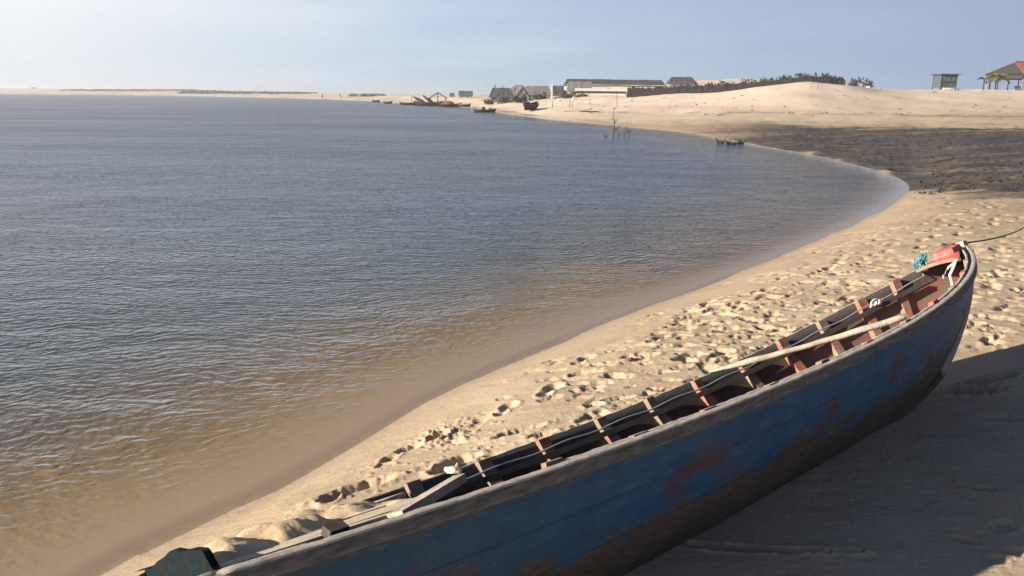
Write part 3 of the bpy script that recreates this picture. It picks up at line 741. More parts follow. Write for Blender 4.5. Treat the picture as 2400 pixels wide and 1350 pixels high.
def strand(rnd, c, R_, r, turns, ax, squash=.6):
    pts = []; ph = rnd.uniform(0, 6.3)
    n = int(turns * 16)
    for i in range(n):
        t = ph + 2 * PI * i / 16
        rr = R_ * (1 + .3 * math.sin(3.1 * t + ph) + rnd.uniform(-.06, .06))
        pts.append(Vector(c) + ax[0] * math.cos(t) * rr + ax[1] * math.sin(t) * rr * squash + ax[2] * (R_ * .5 * math.sin(1.7 * t + ph)))
    return pts
TURQ = simple('turquoise_twine', (.085, .22, .235), .9, .5, 40)
WHITER = simple('pale_rope', (.60, .55, .46), .9, .3, 40)
ROPE = simple('dark_rope', (.085, .065, .05), .95, .4, 40)
rnd = random.Random(3); mb = MB(); cB = W(hp(.885, 1, 1) + Vector((.0, .0, .022)))
for q in range(13):
    ax = [Vector((rnd.uniform(-1, 1), rnd.uniform(-1, 1), rnd.uniform(-1, 1))).normalized() for _ in range(3)]
    ax[0] = (Vector((.5, .3, .9)) + ax[0] * .4).normalized(); ax[1] = (Vector((1, .2, 0)) + ax[1] * .5).normalized()
    mb.tube(strand(rnd, cB + Vector((rnd.uniform(-.02, .02), rnd.uniform(-.02, .02), rnd.uniform(-.03, .03))), rnd.uniform(.015, .036), .0, 2.6, ax, .45), .0042, 6)
for q in range(5):
    p0 = cB + Vector((rnd.uniform(-.02, .02), rnd.uniform(-.02, .02), -.04)); 
    mb.tube([p0, p0 + Vector((rnd.uniform(-.03, .0), -.03, -.05)), p0 + Vector((rnd.uniform(-.06, .02), -.05, -.09 - .03 * rnd.random()))], .006, 6)
world_obj(mb, 'twine_bundle', TURQ, cB, 'tangled bundle of turquoise twine tied on the far gunwale beside the red bow deck', 'twine bundle', smooth=True)
# pale rope hanging from the near side at the bow
mb = MB(); p0 = W((2.02, -.13, DD + cb * .67 + .02)); dn_ = Vector((0, 0, -1))
mb.tube([p0, p0 + Vector((-.012, 0, -.05)), p0 + Vector((-.02, .01, -.09)), p0 + Vector((-.005, .0, -.14)), p0 + Vector((.0, -.01, -.19))], .008, 7)
mb.tube([p0 + Vector((.012, 0, .0)), p0 + Vector((-.03, .02, -.05)), p0 + Vector((-.05, .02, -.10)), p0 + Vector((-.045, .02, -.115))], .006, 7)
world_obj(mb, 'hanging_rope', WHITER, p0, 'pale frayed rope hanging inside the bow below the red deck', 'rope', smooth=True)
mb = MB(); c = W(hp(.69, .93, 1, .06)); rnd = random.Random(9)
for q in range(3):
    mb.tube(strand(rnd, c + Vector((.014 * q, 0, .0)), .022, 0, 1.3, [Vector((.6, .5, .3)).normalized(), Vector((.2, -.3, .9)).normalized(), Vector((1, 0, 0))], .9), .0045, 6)
world_obj(mb, 'rope_loop', WHITER, c, 'small white rope loops knotted round a rib inside the far gunwale', 'rope', smooth=True)
mb = MB(); pts = [W(hp(q, .925, 1, .048) + Vector((0, 0, .004 * math.sin(40 * q)))) for q in [.86 - 1.42 * i / 70 for i in range(71)]]
pts = [cB + Vector((-.02, -.02, -.03))] + pts + [W((-1.42, .02, zl + .01))]
mb.tube(pts, .0035, 6)
world_obj(mb, 'thin_cord', simple('grey_cord', (.30, .32, .33), .8, .2, 40), pts[0], 'thin grey cord running inside the far side from the turquoise bundle to the stern', 'cord', smooth=True)
# long pole resting across the gunwales
pa = W((.37, .42, DD + .028)); pb_ = W(hp(.287, 1, -1, .045) + Vector((0, .0, .018)))
mb = MB(); n = 26; dirp = (pb_ - pa)
def prof(i):
    t = i / n
    r = .0145 - .003 * abs(t - .55) + .002 * math.sin(9 * t)
    if t < .2: a = 1 - t / .2; return [(math.cos(2 * PI * j / 9) * r * (1 + .9 * a * (t > .02)) * (.35 if t < .02 else 1), math.sin(2 * PI * j / 9) * r * (1 - .55 * a)) for j in range(9)]
    return [(math.cos(2 * PI * j / 9) * r, math.sin(2 * PI * j / 9) * r) for j in range(9)]
mb.sweep([pa + dirp * (i / n) + Vector((0, 0, -.008 * math.sin(PI * i / n) + .0015 * math.sin(i * 1.3))) for i in range(n + 1)], prof)
world_obj(mb, 'wooden_pole', simple('bleached_pole', (.27, .225, .18), .9, .5, 10, .6), pa, 'bleached grey wooden pole with flattened tip laid slantwise across the boat', 'pole', smooth=True)
# mooring rope from the stem to the right
q0 = W(hp(1, 1, 1) + Vector((-.10, .02, .03))); q1 = Vector((7.6, 11.6, gz(7.6, 11.6) + .01))
mb = MB(); pts = []
for i in range(40):
    t = i / 39; p = q0.lerp(q1, t); p.z -= .10 * math.sin(PI * t) * (1 - .3 * t); pts.append(p)
mb.tube(pts, .006, 6)
for i in range(3):
    mb.tube([q0 + Vector((.03 * math.cos(a / 12 * 2 * PI) - .01 * i, .05 * math.sin(a / 12 * 2 * PI), .005 * i - .02 + .0 * a)) for a in range(13)], .008, 6)
world_obj(mb, 'mooring_rope', ROPE, q0, 'thin dark mooring rope running from the bow across the trodden sand', 'rope', smooth=True)
# heap of sand over the stern planks
mb = MB(); n = 40; vs = []
for i in range(n):
    for j in range(26):
        s, t = i / (n - 1), j / 25
        x = -2.262 + .78 * s; y = .37 - (.52 - .35 * s) * t
        e = min(1, .35 + 9 * s, 6 * (1 - s)) * min(1, 6 * t, 6 * (1 - t))
        hgt_ = .022 + .075 * float(fbm(np.array([x * 7.]), np.array([y * 7.]), 4, 131)[0])
        vs.append(W((x, y, DD + cs * (x / Ls) ** 2 - .020 + max(0, hgt_) * e)))
mb.add(vs, [(i * 26 + j, (i + 1) * 26 + j, (i + 1) * 26 + j + 1, i * 26 + j + 1) for i in range(n - 1) for j in range(25)])
SANDM = simple('loose_sand', (.50, .37, .235), .95, .2, 8, .3)
o = mb.build('sand_heap', SANDM, None, True); center_origin(o, W((-1.85, .1, DD))); tag(o, 'blown sand heaped over the stern planks of the boat', 'sand heap', kind='stuff')

# ================================================================== FAR SHORE
def px_m(y): return y * 1.035 / F_PX * (1.0)
def ym(y): return y * min(1.4, 1.25 + .0018 * (y - 75))      # eyeballed distance -> distance
def foot(u, y):
    y = ym(y); x = at_y(u, 225, y)[0]; return Vector((x, y, gz(x, y)))
THATCH = simple('thatch', (.15, .135, .13), .95, .45, 3.0)
THATCHD = simple('dark_thatch', (.065, .060, .062), .95, .4, 3.0)
ROOFB = simple('brown_roof', (.065, .052, .048), .9, .4, 2.0)
WHITEW = simple('white_wall', (.55, .50, .44), .85, .1, 1.0)
GREYWALL = simple('grey_plank_wall', (.17, .155, .145), .9, .35, 2.5)
REDROOF = simple('red_roof_tiles', (.50, .135, .075), .85, .18, 3.0)
DARKM = simple('dark_timber', (.035, .03, .03), .9, .4, 4.0)
BROWNF = simple('fence_stakes', (.040, .032, .031), .95, .5, 3.0)
GREEN1 = simple('bush_leaves', (.055, .070, .028), .9, .45, 1.5)
GREEN2 = simple('dusty_leaves', (.050, .052, .040), .9, .4, 1.5)
GREEN3 = simple('palm_leaves', (.085, .105, .030), .85, .4, 1.5)
PINKP = simple('pale_post', (.34, .25, .21), .9, .3, 3)
TWIG = simple('twig', (.06, .047, .036), .95, .4, 5)
GLASSD = simple('window_dark', (.03, .032, .035), .5, .2, 2)
def k_at(y): return ym(y) * CP / F_PX

def top_z(v, y, u=1200): return at_y(u, v, ym(y))[2]
# --- gable house: ridge along local X
def house(name, u0, u1, vtop, y, depth, label, cat='hut', wall=GREYWALL, roof=THATCH, eave=.45, yaw=0.0, group=None, over=.25, windows=1, base=None, hip=.0):
    f = foot((u0 + u1) / 2, y)
    if base is not None: f.z = min(f.z, base)
    w = (u1 - u0) * k_at(y); ht = top_z(vtop, y, (u0 + u1) / 2) - f.z; he = ht * (1 - eave)
    r = empty(name, f, yaw, label, cat, group)
    w2 = w / 2 - over; d2 = depth / 2 - over * .6
    mb = MB(); t = .08
    mb.box((0, -d2, he / 2), (2 * w2, t, he)); mb.box((0, d2, he / 2), (2 * w2, t, he))
    mb.box((-w2 + t / 2, 0, he / 2), (t, 2 * d2 - t, he)); mb.box((w2 - t / 2, 0, he / 2), (t, 2 * d2 - t, he))
    if hip == 0:
        for s in (-1, 1):
            x = s * (w2 - t / 2)
            mb.add([(x - t / 2, -d2, he), (x - t / 2, d2, he), (x - t / 2, 0, ht - .1), (x + t / 2, -d2, he), (x + t / 2, d2, he), (x + t / 2, 0, ht - .1)], [(0, 1, 2), (5, 4, 3), (0, 2, 5, 3), (1, 4, 5, 2), (0, 3, 4, 1)])
    mb.build('wall', wall, r)
    mb = MB(); W2 = w / 2; D2 = depth / 2; th = .14; hx = W2 * (1 - hip); n = 10
    er = he - .12
    for s in (-1, 1):
        vs = []
        for i in range(n + 1):
            q = -1 + 2 * i / n
            vs.append((q * W2, s * D2, er + random.uniform(-.07, .05))); vs.append((q * hx, 0, ht + random.uniform(-.05, .05)))
        vs += [(a, b_, c - th) for a, b_, c in vs]; N = 2 * (n + 1)
        fs = []
        for i in range(n):
            a0, b0, a1, b1 = 2 * i, 2 * i + 1, 2 * i + 2, 2 * i + 3
            fs += [(a0, a1, b1, b0), (N + b0, N + b1, N + a1, N + a0), (a0, N + a0, N + a1, a1), (b0, b1, N + b1, N + b0)]
        fs += [(0, 1, N + 1, N), (2 * n, N + 2 * n, N + 2 * n + 1, 2 * n + 1)]
        mb.add(vs, fs)
    if hip > 0:
        for s in (-1, 1):
            mb.add([(s * W2, -D2, er), (s * W2, D2, er), (s * hx, 0, ht), (s * (W2 - .1), -D2, er - th), (s * (W2 - .1), D2, er - th), (s * (hx - .1), 0, ht - th)], [(0, 1, 2), (5, 4, 3), (0, 3, 4, 1), (1, 4, 5, 2), (2, 5, 3, 0)])
    mb.build('roof', roof, r)
    if windows:
        mb = MB(); mb.box((w2 * .35, -d2 - .045, he * .45), (.6, .05, he * .85)); mb.build('door', DARKM, r)
        for q in range(windows):
            mb = MB(); xx = -w2 * .65 + q * w2 * .5
            mb.box((xx, -d2 - .045, he * .55), (.5, .05, .4)); mb.build('window', GLASSD, r)
    return r

house('long_building', 1321, 1556, 186.5, 120, 5.5, 'long low building with dark brown roof and white wall on the rise', 'building', WHITEW, ROOFB, .38, .0, windows=3, hip=.06)
# dark thatched lean-to at its left end
house('thatched_shed', 1331, 1386, 191, 115.5, 2.6, 'grey thatched shed standing before the left end of the long building', 'shed', GREYWALL, THATCH, .6, 0, windows=1)
house('hip_roof_house', 1562, 1628, 180.5, 128, 4.2, 'small grey house with dark hipped roof at right end of the long building', 'house', GREYWALL, ROOFB, .42, .0, windows=2, hip=.3)
house('fishing_hut', 1146, 1204, 206, 118, 3.2, 'low dark thatched hut with two dark posts rising behind its roof', 'hut', GREYWALL, THATCHD, .6, .1, 'thatched huts in the fishing village', windows=1, hip=.28)
house('fishing_hut', 1182, 1250, 199, 122, 3.4, 'tallest grey thatched hut with a steep peak in the village', 'hut', GREYWALL, THATCH, .62, -.15, 'thatched huts in the fishing village', windows=1, hip=.75)
house('fishing_hut', 1208, 1242, 204, 114, 2.6, 'narrow hut turning its grey gable to the water among the bushes', 'hut', GREYWALL, THATCH, .7, 1.45, 'thatched huts in the fishing village', windows=0)
house('fishing_hut', 1226, 1292, 201.5, 121, 3.2, 'wide grey thatched hut beside the white pillar', 'hut', GREYWALL, THATCH, .6, .05, 'thatched huts in the fishing village', windows=2, hip=.22)
house('brown_shack', 1292, 1334, 201, 124, 3.0, 'brown shack half hidden by a dark bush left of the long building', 'shack', simple('brown_boards', (.13, .085, .05), .9, .4, 2), THATCHD, .4, 0, windows=1)
# pillars / posts
def post(name, u, y, vtop, r, mat, label, cat='post', group=None, lean=(0, 0), base_dz=0, n=8, knots=False):
    f = foot(u, y); h = top_z(vtop, y, u) - f.z
    mb = MB(); N = 8
    pts = [(lean[0] * i / N, lean[1] * i / N, -.25 + (h + .25) * i / N) for i in range(N + 1)]
    if knots: pts = [(p[0] + random.uniform(-.04, .04), p[1], p[2]) for p in pts]
    mb.tube(pts, lambda i: r * (1.1 - .35 * i / N), n)
    o = mb.build(name, mat, None, False, f); return tag(o, label, cat, group)
post('timber_post', 1160, 121, 198.5, .13, DARKM, 'thicker dark post standing behind the low thatched hut', group='dark posts behind the low hut')
post('timber_post', 1178, 121, 200, .09, DARKM, 'thinner dark post standing behind the low thatched hut', group='dark posts behind the low hut')
f = foot(1293, 112); mb = MB(); h = top_z(197, 112, 1293) - f.z
mb.box((0, 0, h / 2), (.28, .28, h)); mb.box((0, 0, h + .04), (.36, .36, .08)); mb.box((0, 0, .1), (.4, .4, .2))
tag(mb.build('white_pillar', WHITEW, None, False, f), 'square white masonry pillar at the right end of the thatched huts', 'pillar')
# low white wall below the long building
f = foot(1408, 108); w_ = 122 * k_at(108); r = empty('garden_wall', f, 0, 'low white wall with dark gaps in front of the long building', 'wall')
hw = top_z(207, 108, 1408) - f.z
mb = MB(); mb.box((0, 0, hw * .82), (w_, .14, hw * .36)); mb.box((0, -.3, hw * .22), (w_ * .94, .14, hw * .30)); mb.build('wall_panel', WHITEW, r)
for i in range(11):
    mb = MB(); mb.box((-w_ / 2 + .15 + i * (w_ - .3) / 10, .12, hw * .52), (.12, .1, hw * 1.06)); mb.build('wall_post', DARKM, r)
mb = MB(); mb.box((0, .02, hw * .5), (w_ * .98, .06, hw * .3)); mb.build('rail', DARKM, r)
for u, lb in ((1312, 'cream concrete block on the sand below the brown shack'), (1346, 'cream concrete block below the left end of the white wall')):
    f = foot(u, 95); mb = MB(); mb.box((0, 0, .16), (.62, .5, .42), (0, 0, .2), .92)
    o = mb.build('concrete_block', simple('cream_block', (.62, .53, .38), .9, .15, 2), None, False, f); bv = o.modifiers.new('b', 'BEVEL'); bv.width = .04; tag(o, lb, 'block', 'cream blocks below the village')

# --- stake fence along the dune
fence_px = [(1470, 88, 207), (1520, 87, 206.5), (1560, 86, 205), (1620, 85, 202), (1680, 84, 198.5), (1740, 83, 195), (1800, 81, 189.5), (1850, 80, 183), (1900, 79.5, 179), (1970, 79.5, 182)]
mb = MB(); f0 = foot(1470, 88)
fu = np.arange(1470, 1971, 1.7); fy = np.interp(fu, [q[0] for q in fence_px], [q[1] for q in fence_px]); fv = np.interp(fu, [q[0] for q in fence_px], [q[2] for q in fence_px])
fym = np.array([ym(q) for q in fy]); fx = np.array([at_y(u, 225, y)[0] for u, y in zip(fu, fym)]); fzs = terrain(fx, fym)[0]
lastp = None
for i, u in enumerate(fu):
    y = fym[i]; b0 = Vector((fx[i], y, fzs[i] - .3)) - f0; ztop = top_z(fv[i] + random.uniform(-1.6, 1.6) - (2.2 if random.random() < .12 else 0), fy[i], u)
    hgt = max(ztop - fzs[i], .35) + .3
    mb.box(b0 + Vector((0, random.uniform(-.04, .04), hgt / 2)), (random.uniform(.11, .17), .05, hgt), (random.uniform(-.05, .05), random.uniform(-.07, .07), 0), .8)
    if lastp is not None and i % 2 == 0:
        for hh_ in (.45, .85):
            a = lastp + Vector((0, .05, hh_)); c = b0 + Vector((0, .05, hh_ + .0)); mb.tube([a, c], .03, 4)
    if i % 2 == 0: lastp = b0
tag(mb.build('stake_fence', BROWNF, None, False, f0), 'dark brown stake fence climbing the sand dune', 'fence')

# --- bushes
def bush(name, u, y, vtop, wpx, mat, label, group=None, n=140, cat='bush', dens=1.0, lift=0.0, stem=True):
    f = foot(u, y); h = max(top_z(vtop, y, u) - f.z, .3); w = wpx * k_at(y)
    r = empty(name, f, 0, label, cat, group)
    mb = MB(); nc = max(3, int(wpx / 7))
    for i in range(nc):
        xx = random.uniform(-.4, .4) * w; hh_ = h * random.uniform(.55, 1.0) * (1 - .5 * abs(xx / w))
        mb.leafs((xx, random.uniform(-.3, .3) * w * .5, hh_ * .55 + lift), (w / nc * .9, w * .25, hh_ * .5), int(3.2 * n / nc * dens), max(.10, w * .055))
    for i in range(int(nc * 1.5)):
        mb.leafs((random.uniform(-.45, .45) * w, 0, h * random.uniform(.7, .98)), (.14, .14, .22), 9, .11)
    mb.build('foliage', mat, r)
    if stem:
        mb = MB()
        for i in range(4):
            mb.tube([(random.uniform(-.1, .1) * w, 0, -.15), (random.uniform(-.25, .25) * w, random.uniform(-.1, .1), h * .45), (random.uniform(-.4, .4) * w, random.uniform(-.1, .1), h * .8)], .025, 5)
        mb.build('branch', TWIG, r)
    return r
G1 = 'bushes along the foot of the fishing village'
bush('bush', 1140, 108, 230.5, 36, GREEN1, 'flat olive bush at the left foot of the village', G1)
bush('bush', 1182, 106, 226, 34, GREEN1, 'round green bush below the low thatched hut', G1)
bush('bush', 1222, 104, 219, 44, GREEN1, 'wide green bush right behind the beached maroon boat', G1, 150)
bush('bush', 1264, 108, 215, 40, GREEN2, 'dusty bush below the wide thatched hut', G1, 130)
bush('bush', 1316, 110, 203, 34, GREEN2, 'tall dark bush between the white pillar and the long building', G1, 160)
bush('bush', 1332, 104, 219, 26, GREEN1, 'small olive bush between the two cream blocks', G1)
bush('bush', 1366, 106, 218, 40, GREEN1, 'low green bush at the left end of the white wall', G1)
G2 = 'shrubs growing over the stake fence'
for i, (u, y, v, w, lb) in enumerate([(1500, 92, 203.5, 40, 'thin shrub at the low left end of the stake fence'), (1545, 91, 202, 46, 'grey green shrub behind the fence below the hipped house'), (1600, 90, 199, 44, 'loose shrub behind the fence right of the hipped house'), (1648, 89, 194, 42, 'taller dusty shrub behind the middle of the fence'), (1700, 87, 191, 46, 'shrub behind the fence in front of the pale far dune'), (1750, 86, 186, 40, 'upright shrub at the right end of the pale far dune'),
                               (1800, 85, 183, 44, 'shrub on the rising part of the fence below the dune top'), (1845, 83, 177, 40, 'dark shrub left of the dune crest'), (1885, 82, 172, 46, 'tallest dark shrub on the dune crest'), (1925, 82, 172, 40, 'dark shrub right of the tallest one on the crest'), (1955, 82, 178, 34, 'last dark shrub at the right end of the fence')]):
    bush('dune_shrub', u, y, v, w * (1.25 if u > 1830 else 1.1), GREEN2, lb, G2, 420 if u > 1830 else 230)
bush('dune_shrub', 2005, 84, 181, 34, GREEN2, 'ragged shrub on the small knoll right of the crest', 'shrubs on the small knoll', 110)
bush('dune_shrub', 2030, 84, 183, 24, GREEN2, 'smaller ragged shrub on the right edge of the knoll', 'shrubs on the small knoll', 80)
# knoll shade roof : low lean-to under the knoll shrubs
f = foot(2022, 83); r = empty('lean_to', f, -.1, 'low lean to roof with a white end under the knoll shrubs', 'shelter'); 
mb = MB(); mb.add([(-1.2, -.5, 1.05), (1.0, -.5, .25), (1.0, .8, .3), (-1.2, .8, 1.15), (-1.2, -.5, .95), (1.0, -.5, .15), (1.0, .8, .2), (-1.2, .8, 1.05)], [(0, 1, 2, 3), (7, 6, 5, 4), (0, 4, 5, 1), (1, 5, 6, 2), (2, 6, 7, 3), (3, 7, 4, 0)]); mb.build('roof', ROOFB, r)
mb = MB(); mb.box((.35, -.45, .16), (.5, .08, .22)); mb.build('wall', WHITEW, r)
for x in (-1.1, -.2): mb = MB(); mb.tube([(x, -.4, -.2), (x, -.4, .85)], .04, 6); mb.build('post', DARKM, r)

# --- watch hut on stilts
y = 90; f = foot(2210, y); K = k_at(y); r = empty('watch_hut', f, .06, 'grey green box hut on short stilts with a flat overhanging roof', 'hut')
ht = top_z(173, y, 2210) - f.z; w = 40 * K
BOXM = simple('grey_green_panel', (.062, .076, .076), .7, .3, 1.2); BOXF = simple('hut_frame', (.06, .065, .075), .8, .3, 2)
zb = ht * .20
mb = MB(); mb.box((0, 0, (zb + ht * .93) / 2), (w * .92, w * .8, ht * .93 - zb)); mb.build('wall', BOXM, r)
mb = MB(); mb.box((0, 0, ht * .965), (w * 1.2, w * 1.1, ht * .05)); mb.box((0, 0, ht * .925), (w * 1.06, w * .95, ht * .03)); mb.build('roof', BOXF, r)
for sx in (-1, 1):
    for sy in (-1, 1):
        mb = MB(); mb.box((sx * w * .46, sy * w * .41, ht * .46), (.11, .11, ht * .92 + .3)); mb.build('leg', BOXF, r)
for i in (-1, 0, 1):
    o_ = MB(); o_.box((i * w * .27, -w * .41, ht * .70), (w * .22, .05, ht * .28)); pn = o_.build('window', simple('hut_window', (.085, .105, .09), .5, .3, 1.5), r)
mb = MB(); mb.box((0, -w * .42, ht * .50), (w * .94, .07, .09)); mb.build('sill', BOXF, r)
mb = MB(); mb.box((-w * .3, -w * .2, ht * .18), (.07, .07, ht * .36)); mb.box((-w * .2, -w * .36, ht * .2), (w * .5, .05, .07), (0, -.5, 0)); mb.build('brace', BOXF, r)
fw = foot(2217, 88.2); mb = MB(); mb.tube([(-.50, 0, .26), (-.46, 0, .26), (.46, 0, .26), (.50, 0, .26)], lambda i: .11 if i in (0, 3) else .15, 12)
mb.box((-.2, 0, .05), (.1, .4, .2)); mb.box((.2, 0, .05), (.1, .4, .2))
tag(mb.build('water_tank', WHITEW, None, False, fw), 'small white tank lying under the box hut', 'tank')
post('leaning_post', 2243, 89, 207, .07, DARKM, 'short dark post leaning right of the box hut', lean=(.12, 0))
for i, (u, v) in enumerate([(2262, 205), (2275, 203.5), (2283, 207), (2291, 202)]):
    post('fence_post', u, 94, v, .045, PINKP, 'thin pale post between the box hut and the red roofed shelter', group='pale posts by the red roofed shelter', lean=(random.uniform(-.06, .06), 0))

# --- red roofed open shelter
y = 96; f = foot(2400, y); K = k_at(y); r = empty('beach_shelter', f, .35, 'open beach shelter with a red tiled roof and dark timber gable', 'shelter')
ht = top_z(146, y, 2400) - f.z; Wd, Dp = 9.4, 6.4; he = ht * .58
mb = MB()
rx = Wd * .30
for s in (-1, 1):
    vs = [(-rx, 0, ht), (rx, 0, ht), (Wd / 2, s * Dp / 2, he), (-Wd / 2, s * Dp / 2, he)]
    vs += [(a, b_, c - .12) for a, b_, c in vs]
    mb.add(vs, [(0, 1, 2, 3), (7, 6, 5, 4), (0, 4, 5, 1), (1, 5, 6, 2), (2, 6, 7, 3), (3, 7, 4, 0)])
roof = mb.build('roof', REDROOF, r)
mb = MB(); mb.tube([(-rx, 0, ht + .04), (rx, 0, ht + .04)], .09, 6); mb.build('ridge', simple('ridge_tiles', (.34, .11, .07), .9, .2, 3), roof)
for s in (-1, 1):
    mb = MB(); x0_ = s * Wd / 2; x1_ = s * rx
    mb.add([(x0_, -Dp / 2, he - .02), (x0_, Dp / 2, he - .02), (x1_, 0, ht - .03), (x0_ - s * .12, -Dp / 2, he - .1), (x0_ - s * .12, Dp / 2, he - .1), (x1_ - s * .12, 0, ht - .14)], [(0, 1, 2), (5, 4, 3), (0, 3, 4, 1), (1, 4, 5, 2), (2, 5, 3, 0)]); mb.build('gable', DARKM, r)
mb = MB(); zl_ = he * .80
for s in (-1, 1): mb.box((0, s * Dp * .46, he - .14), (Wd * .95, .14, .2)); mb.box((s * Wd * .46, 0, he - .16), (.14, Dp * .9, .2))
mb.build('beam', DARKM, r)
mb = MB(); mb.box((0, 0, he * .80), (Wd * .94, Dp * .92, he * .22)); mb.build('loft', DARKM, r)
for x in (-.45, -.22, 0, .22, .45):
    for s in (-1, 1):
        mb = MB(); mb.tube([(x * Wd, s * Dp * .45, -.2), (x * Wd, s * Dp * .45, he - .1)], .075, 7); mb.build('post', random.choice([DARKM, PINKP, TWIG]), r)
mb = MB()
for z_ in (.35, .65): mb.box((0, -Dp * .45, z_), (Wd * .9, .05, .07))
mb.build('railing', PINKP, r)
f2 = foot(2384, 94); mb = MB(); mb.box((0, 0, .33), (.9, .55, .08)); mb.box((0, .25, .55), (.9, .06, .35)); 
for sx in (-.4, .4): mb.box((sx, 0, .14), (.07, .5, .32))
tag(mb.build('white_bench', WHITEW, None, False, f2), 'white bench under the red roofed shelter', 'bench')
# palms at its left
def palm(u, y, vtop, crown_px, label, mat=GREEN3, nf=26):
    f = foot(u, y); h = top_z(vtop, y, u) - f.z; R_ = crown_px * k_at(y)
    r = empty('palm_tree', f, 0, label, 'palm', 'palms beside the red roofed shelter')
    ch = h * .62; mb = MB(); mb.tube([(.02 * math.sin(i), 0, -.2 + (ch + .2) * i / 8) for i in range(9)], lambda i: .11 - .004 * i + .012 * (i % 2), 8); mb.build('trunk', TWIG, r)
    mb = MB()
    for q in range(nf):
        a = 2 * PI * q / nf + random.uniform(-.2, .2); el = random.uniform(.1, 1.25); L = R_ * random.uniform(.8, 1.1)
        pts = []
        for i in range(8):
            t = i / 7; el2 = el - 1.5 * t * t
            pts.append(Vector((math.cos(a) * L * t * math.cos(el * .6), math.sin(a) * L * t * math.cos(el * .6), ch + L * (math.sin(el) * t - .55 * t * t))))
        for i in range(1, 8):
            dv = (pts[i] - pts[i - 1]); sd = Vector((-math.sin(a), math.cos(a), 0))
            for s in (-1, 1):
                tip = pts[i] + sd * s * L * .32 * (1 - .6 * abs(i / 7 - .4)) + Vector((0, 0, -.10 * L)) + dv * .4
                mb.add([pts[i - 1], pts[i], tip], [(0, 1, 2)])
            mb.add([pts[i - 1] + Vector((0, 0, .015)), pts[i] + Vector((0, 0, .015)), pts[i] - Vector((0, 0, .02)), pts[i - 1] - Vector((0, 0, .02))], [(0, 1, 2, 3)])
    mb.build('crown', mat, r)
palm(2330, 93, 159, 28, 'green palm with a full crown beside the red roofed shelter')
palm(2302, 94, 168, 17, 'small dark palm at the far left of the red roofed shelter', GREEN2, 12)
palm(2316, 97, 172, 14, 'low palm between the dark palm and the full green palm', GREEN2, 10)

# --- boats on the far bank
BOATD = worn_paint('dark_boat_paint', (.018, .019, .025), (.035, .03, .028), .5, 3); BOATR = worn_paint('maroon_boat_paint', (.045, .014, .014), (.03, .02, .018), .55, 3)
BOATB = worn_paint('brown_boat_paint', (.05, .028, .02), (.05, .036, .026), .5, 3); BOATG = worn_paint('blue_grey_boat_paint', (.035, .042, .055), (.05, .045, .04), .5, 3)
def small_boat(u, y, L, Bm, D_, yaw, label, mat, roll=0, zoff=0, group='boats on the far bank', extras=()):
    f = foot(u, y); f.z = max(f.z, -.05) + zoff
    r = empty('fishing_boat', f, yaw, label, 'boat', group); r.rotation_euler = (roll, 0, yaw)
    def q(s, h, sd, ins=0):
        zz = D_ * (1 + .55 * s * s * abs(s)); yb = Bm / 2 * (1 - abs(s) ** 2.6) * (1 - (1 - h) ** 1.6) ** .6
        return Vector((s * (L / 2) * (1 - .12 * (1 - h)), sd * max(yb - ins, 0), zz * h + ins * (1 - h)))
    mb = MB(); ss = [-1 + i / 10 for i in range(21)]; hs_ = [i / 6 for i in range(7)]
    for ins in (0, .04):
        rings = [[q(s, h, -1, ins) for h in reversed(hs_)] + [q(s, h, 1, ins) for h in hs_[1:]] for s in ss]; n = 13
        o = len(mb.v); mb.add([p for rg_ in rings for p in rg_], [(i * n + j, i * n + j + 1, (i + 1) * n + j + 1, (i + 1) * n + j) for i in range(20) for j in range(n - 1)])
    for i in range(20):
        for e in (0, 12): mb.f.append((i * 13 + e, (i + 1) * 13 + e, 273 + (i + 1) * 13 + e, 273 + i * 13 + e)); mb.mi.append(0)
    me_ = bpy.data.meshes.new('hull'); me_.from_pydata(mb.v, [], mb.f); me_.materials.append(mat); ob_ = bpy.data.objects.new('hull', me_); col.objects.link(ob_); ob_.parent = r
    for sd in (-1, 1):
        mb = MB(); mb.tube([q(s, 1, sd) for s in ss], .045, 5); mb.build('gunwale', DARKW, r)
    for s in (-.4, .15, .55):
        mb = MB(); p = q(s, .85, 1, .04); mb.box((p.x, 0, p.z), (.18, 2 * p.y, .04)); mb.build('thwart', DARKW, r)
    return r
small_boat(1243, 81, 4.0, 1.5, .68, 1.15, 'maroon boat beached end on below the green bush', BOATR, .12)
small_boat(1136, 79, 2.8, .85, .30, .06, 'low brown boat with two heaps of gear at the sand point', BOATB, 0, .02)
small_boat(1003, 113, 5.2, 1.5, .55, -.12, 'large dark boat with two folded sails at the water edge', BOATD, .08, .05)
small_boat(1055, 107, 3.8, 1.2, .42, .1, 'dark boat carrying reddish gear beside the larger sail boat', BOATD, .0, .05)
small_boat(1088, 104, 2.1, .8, .38, .0, 'little blue grey boat right of the boat with reddish gear', BOATG, 0, .05)
small_boat(881, 145, 1.9, .7, .42, .2, 'tiny dark boat farthest to the left along the bank', BOATD, 0, .05)
small_boat(908, 129, 2.0, .7, .38, -.1, 'tiny blue grey boat moored right of the farthest left one', BOATG, 0, .05)
small_boat(955, 118, 3.2, .9, .40, -.05, 'slim dark boat just left of the large sail boat', BOATD, 0, .03)
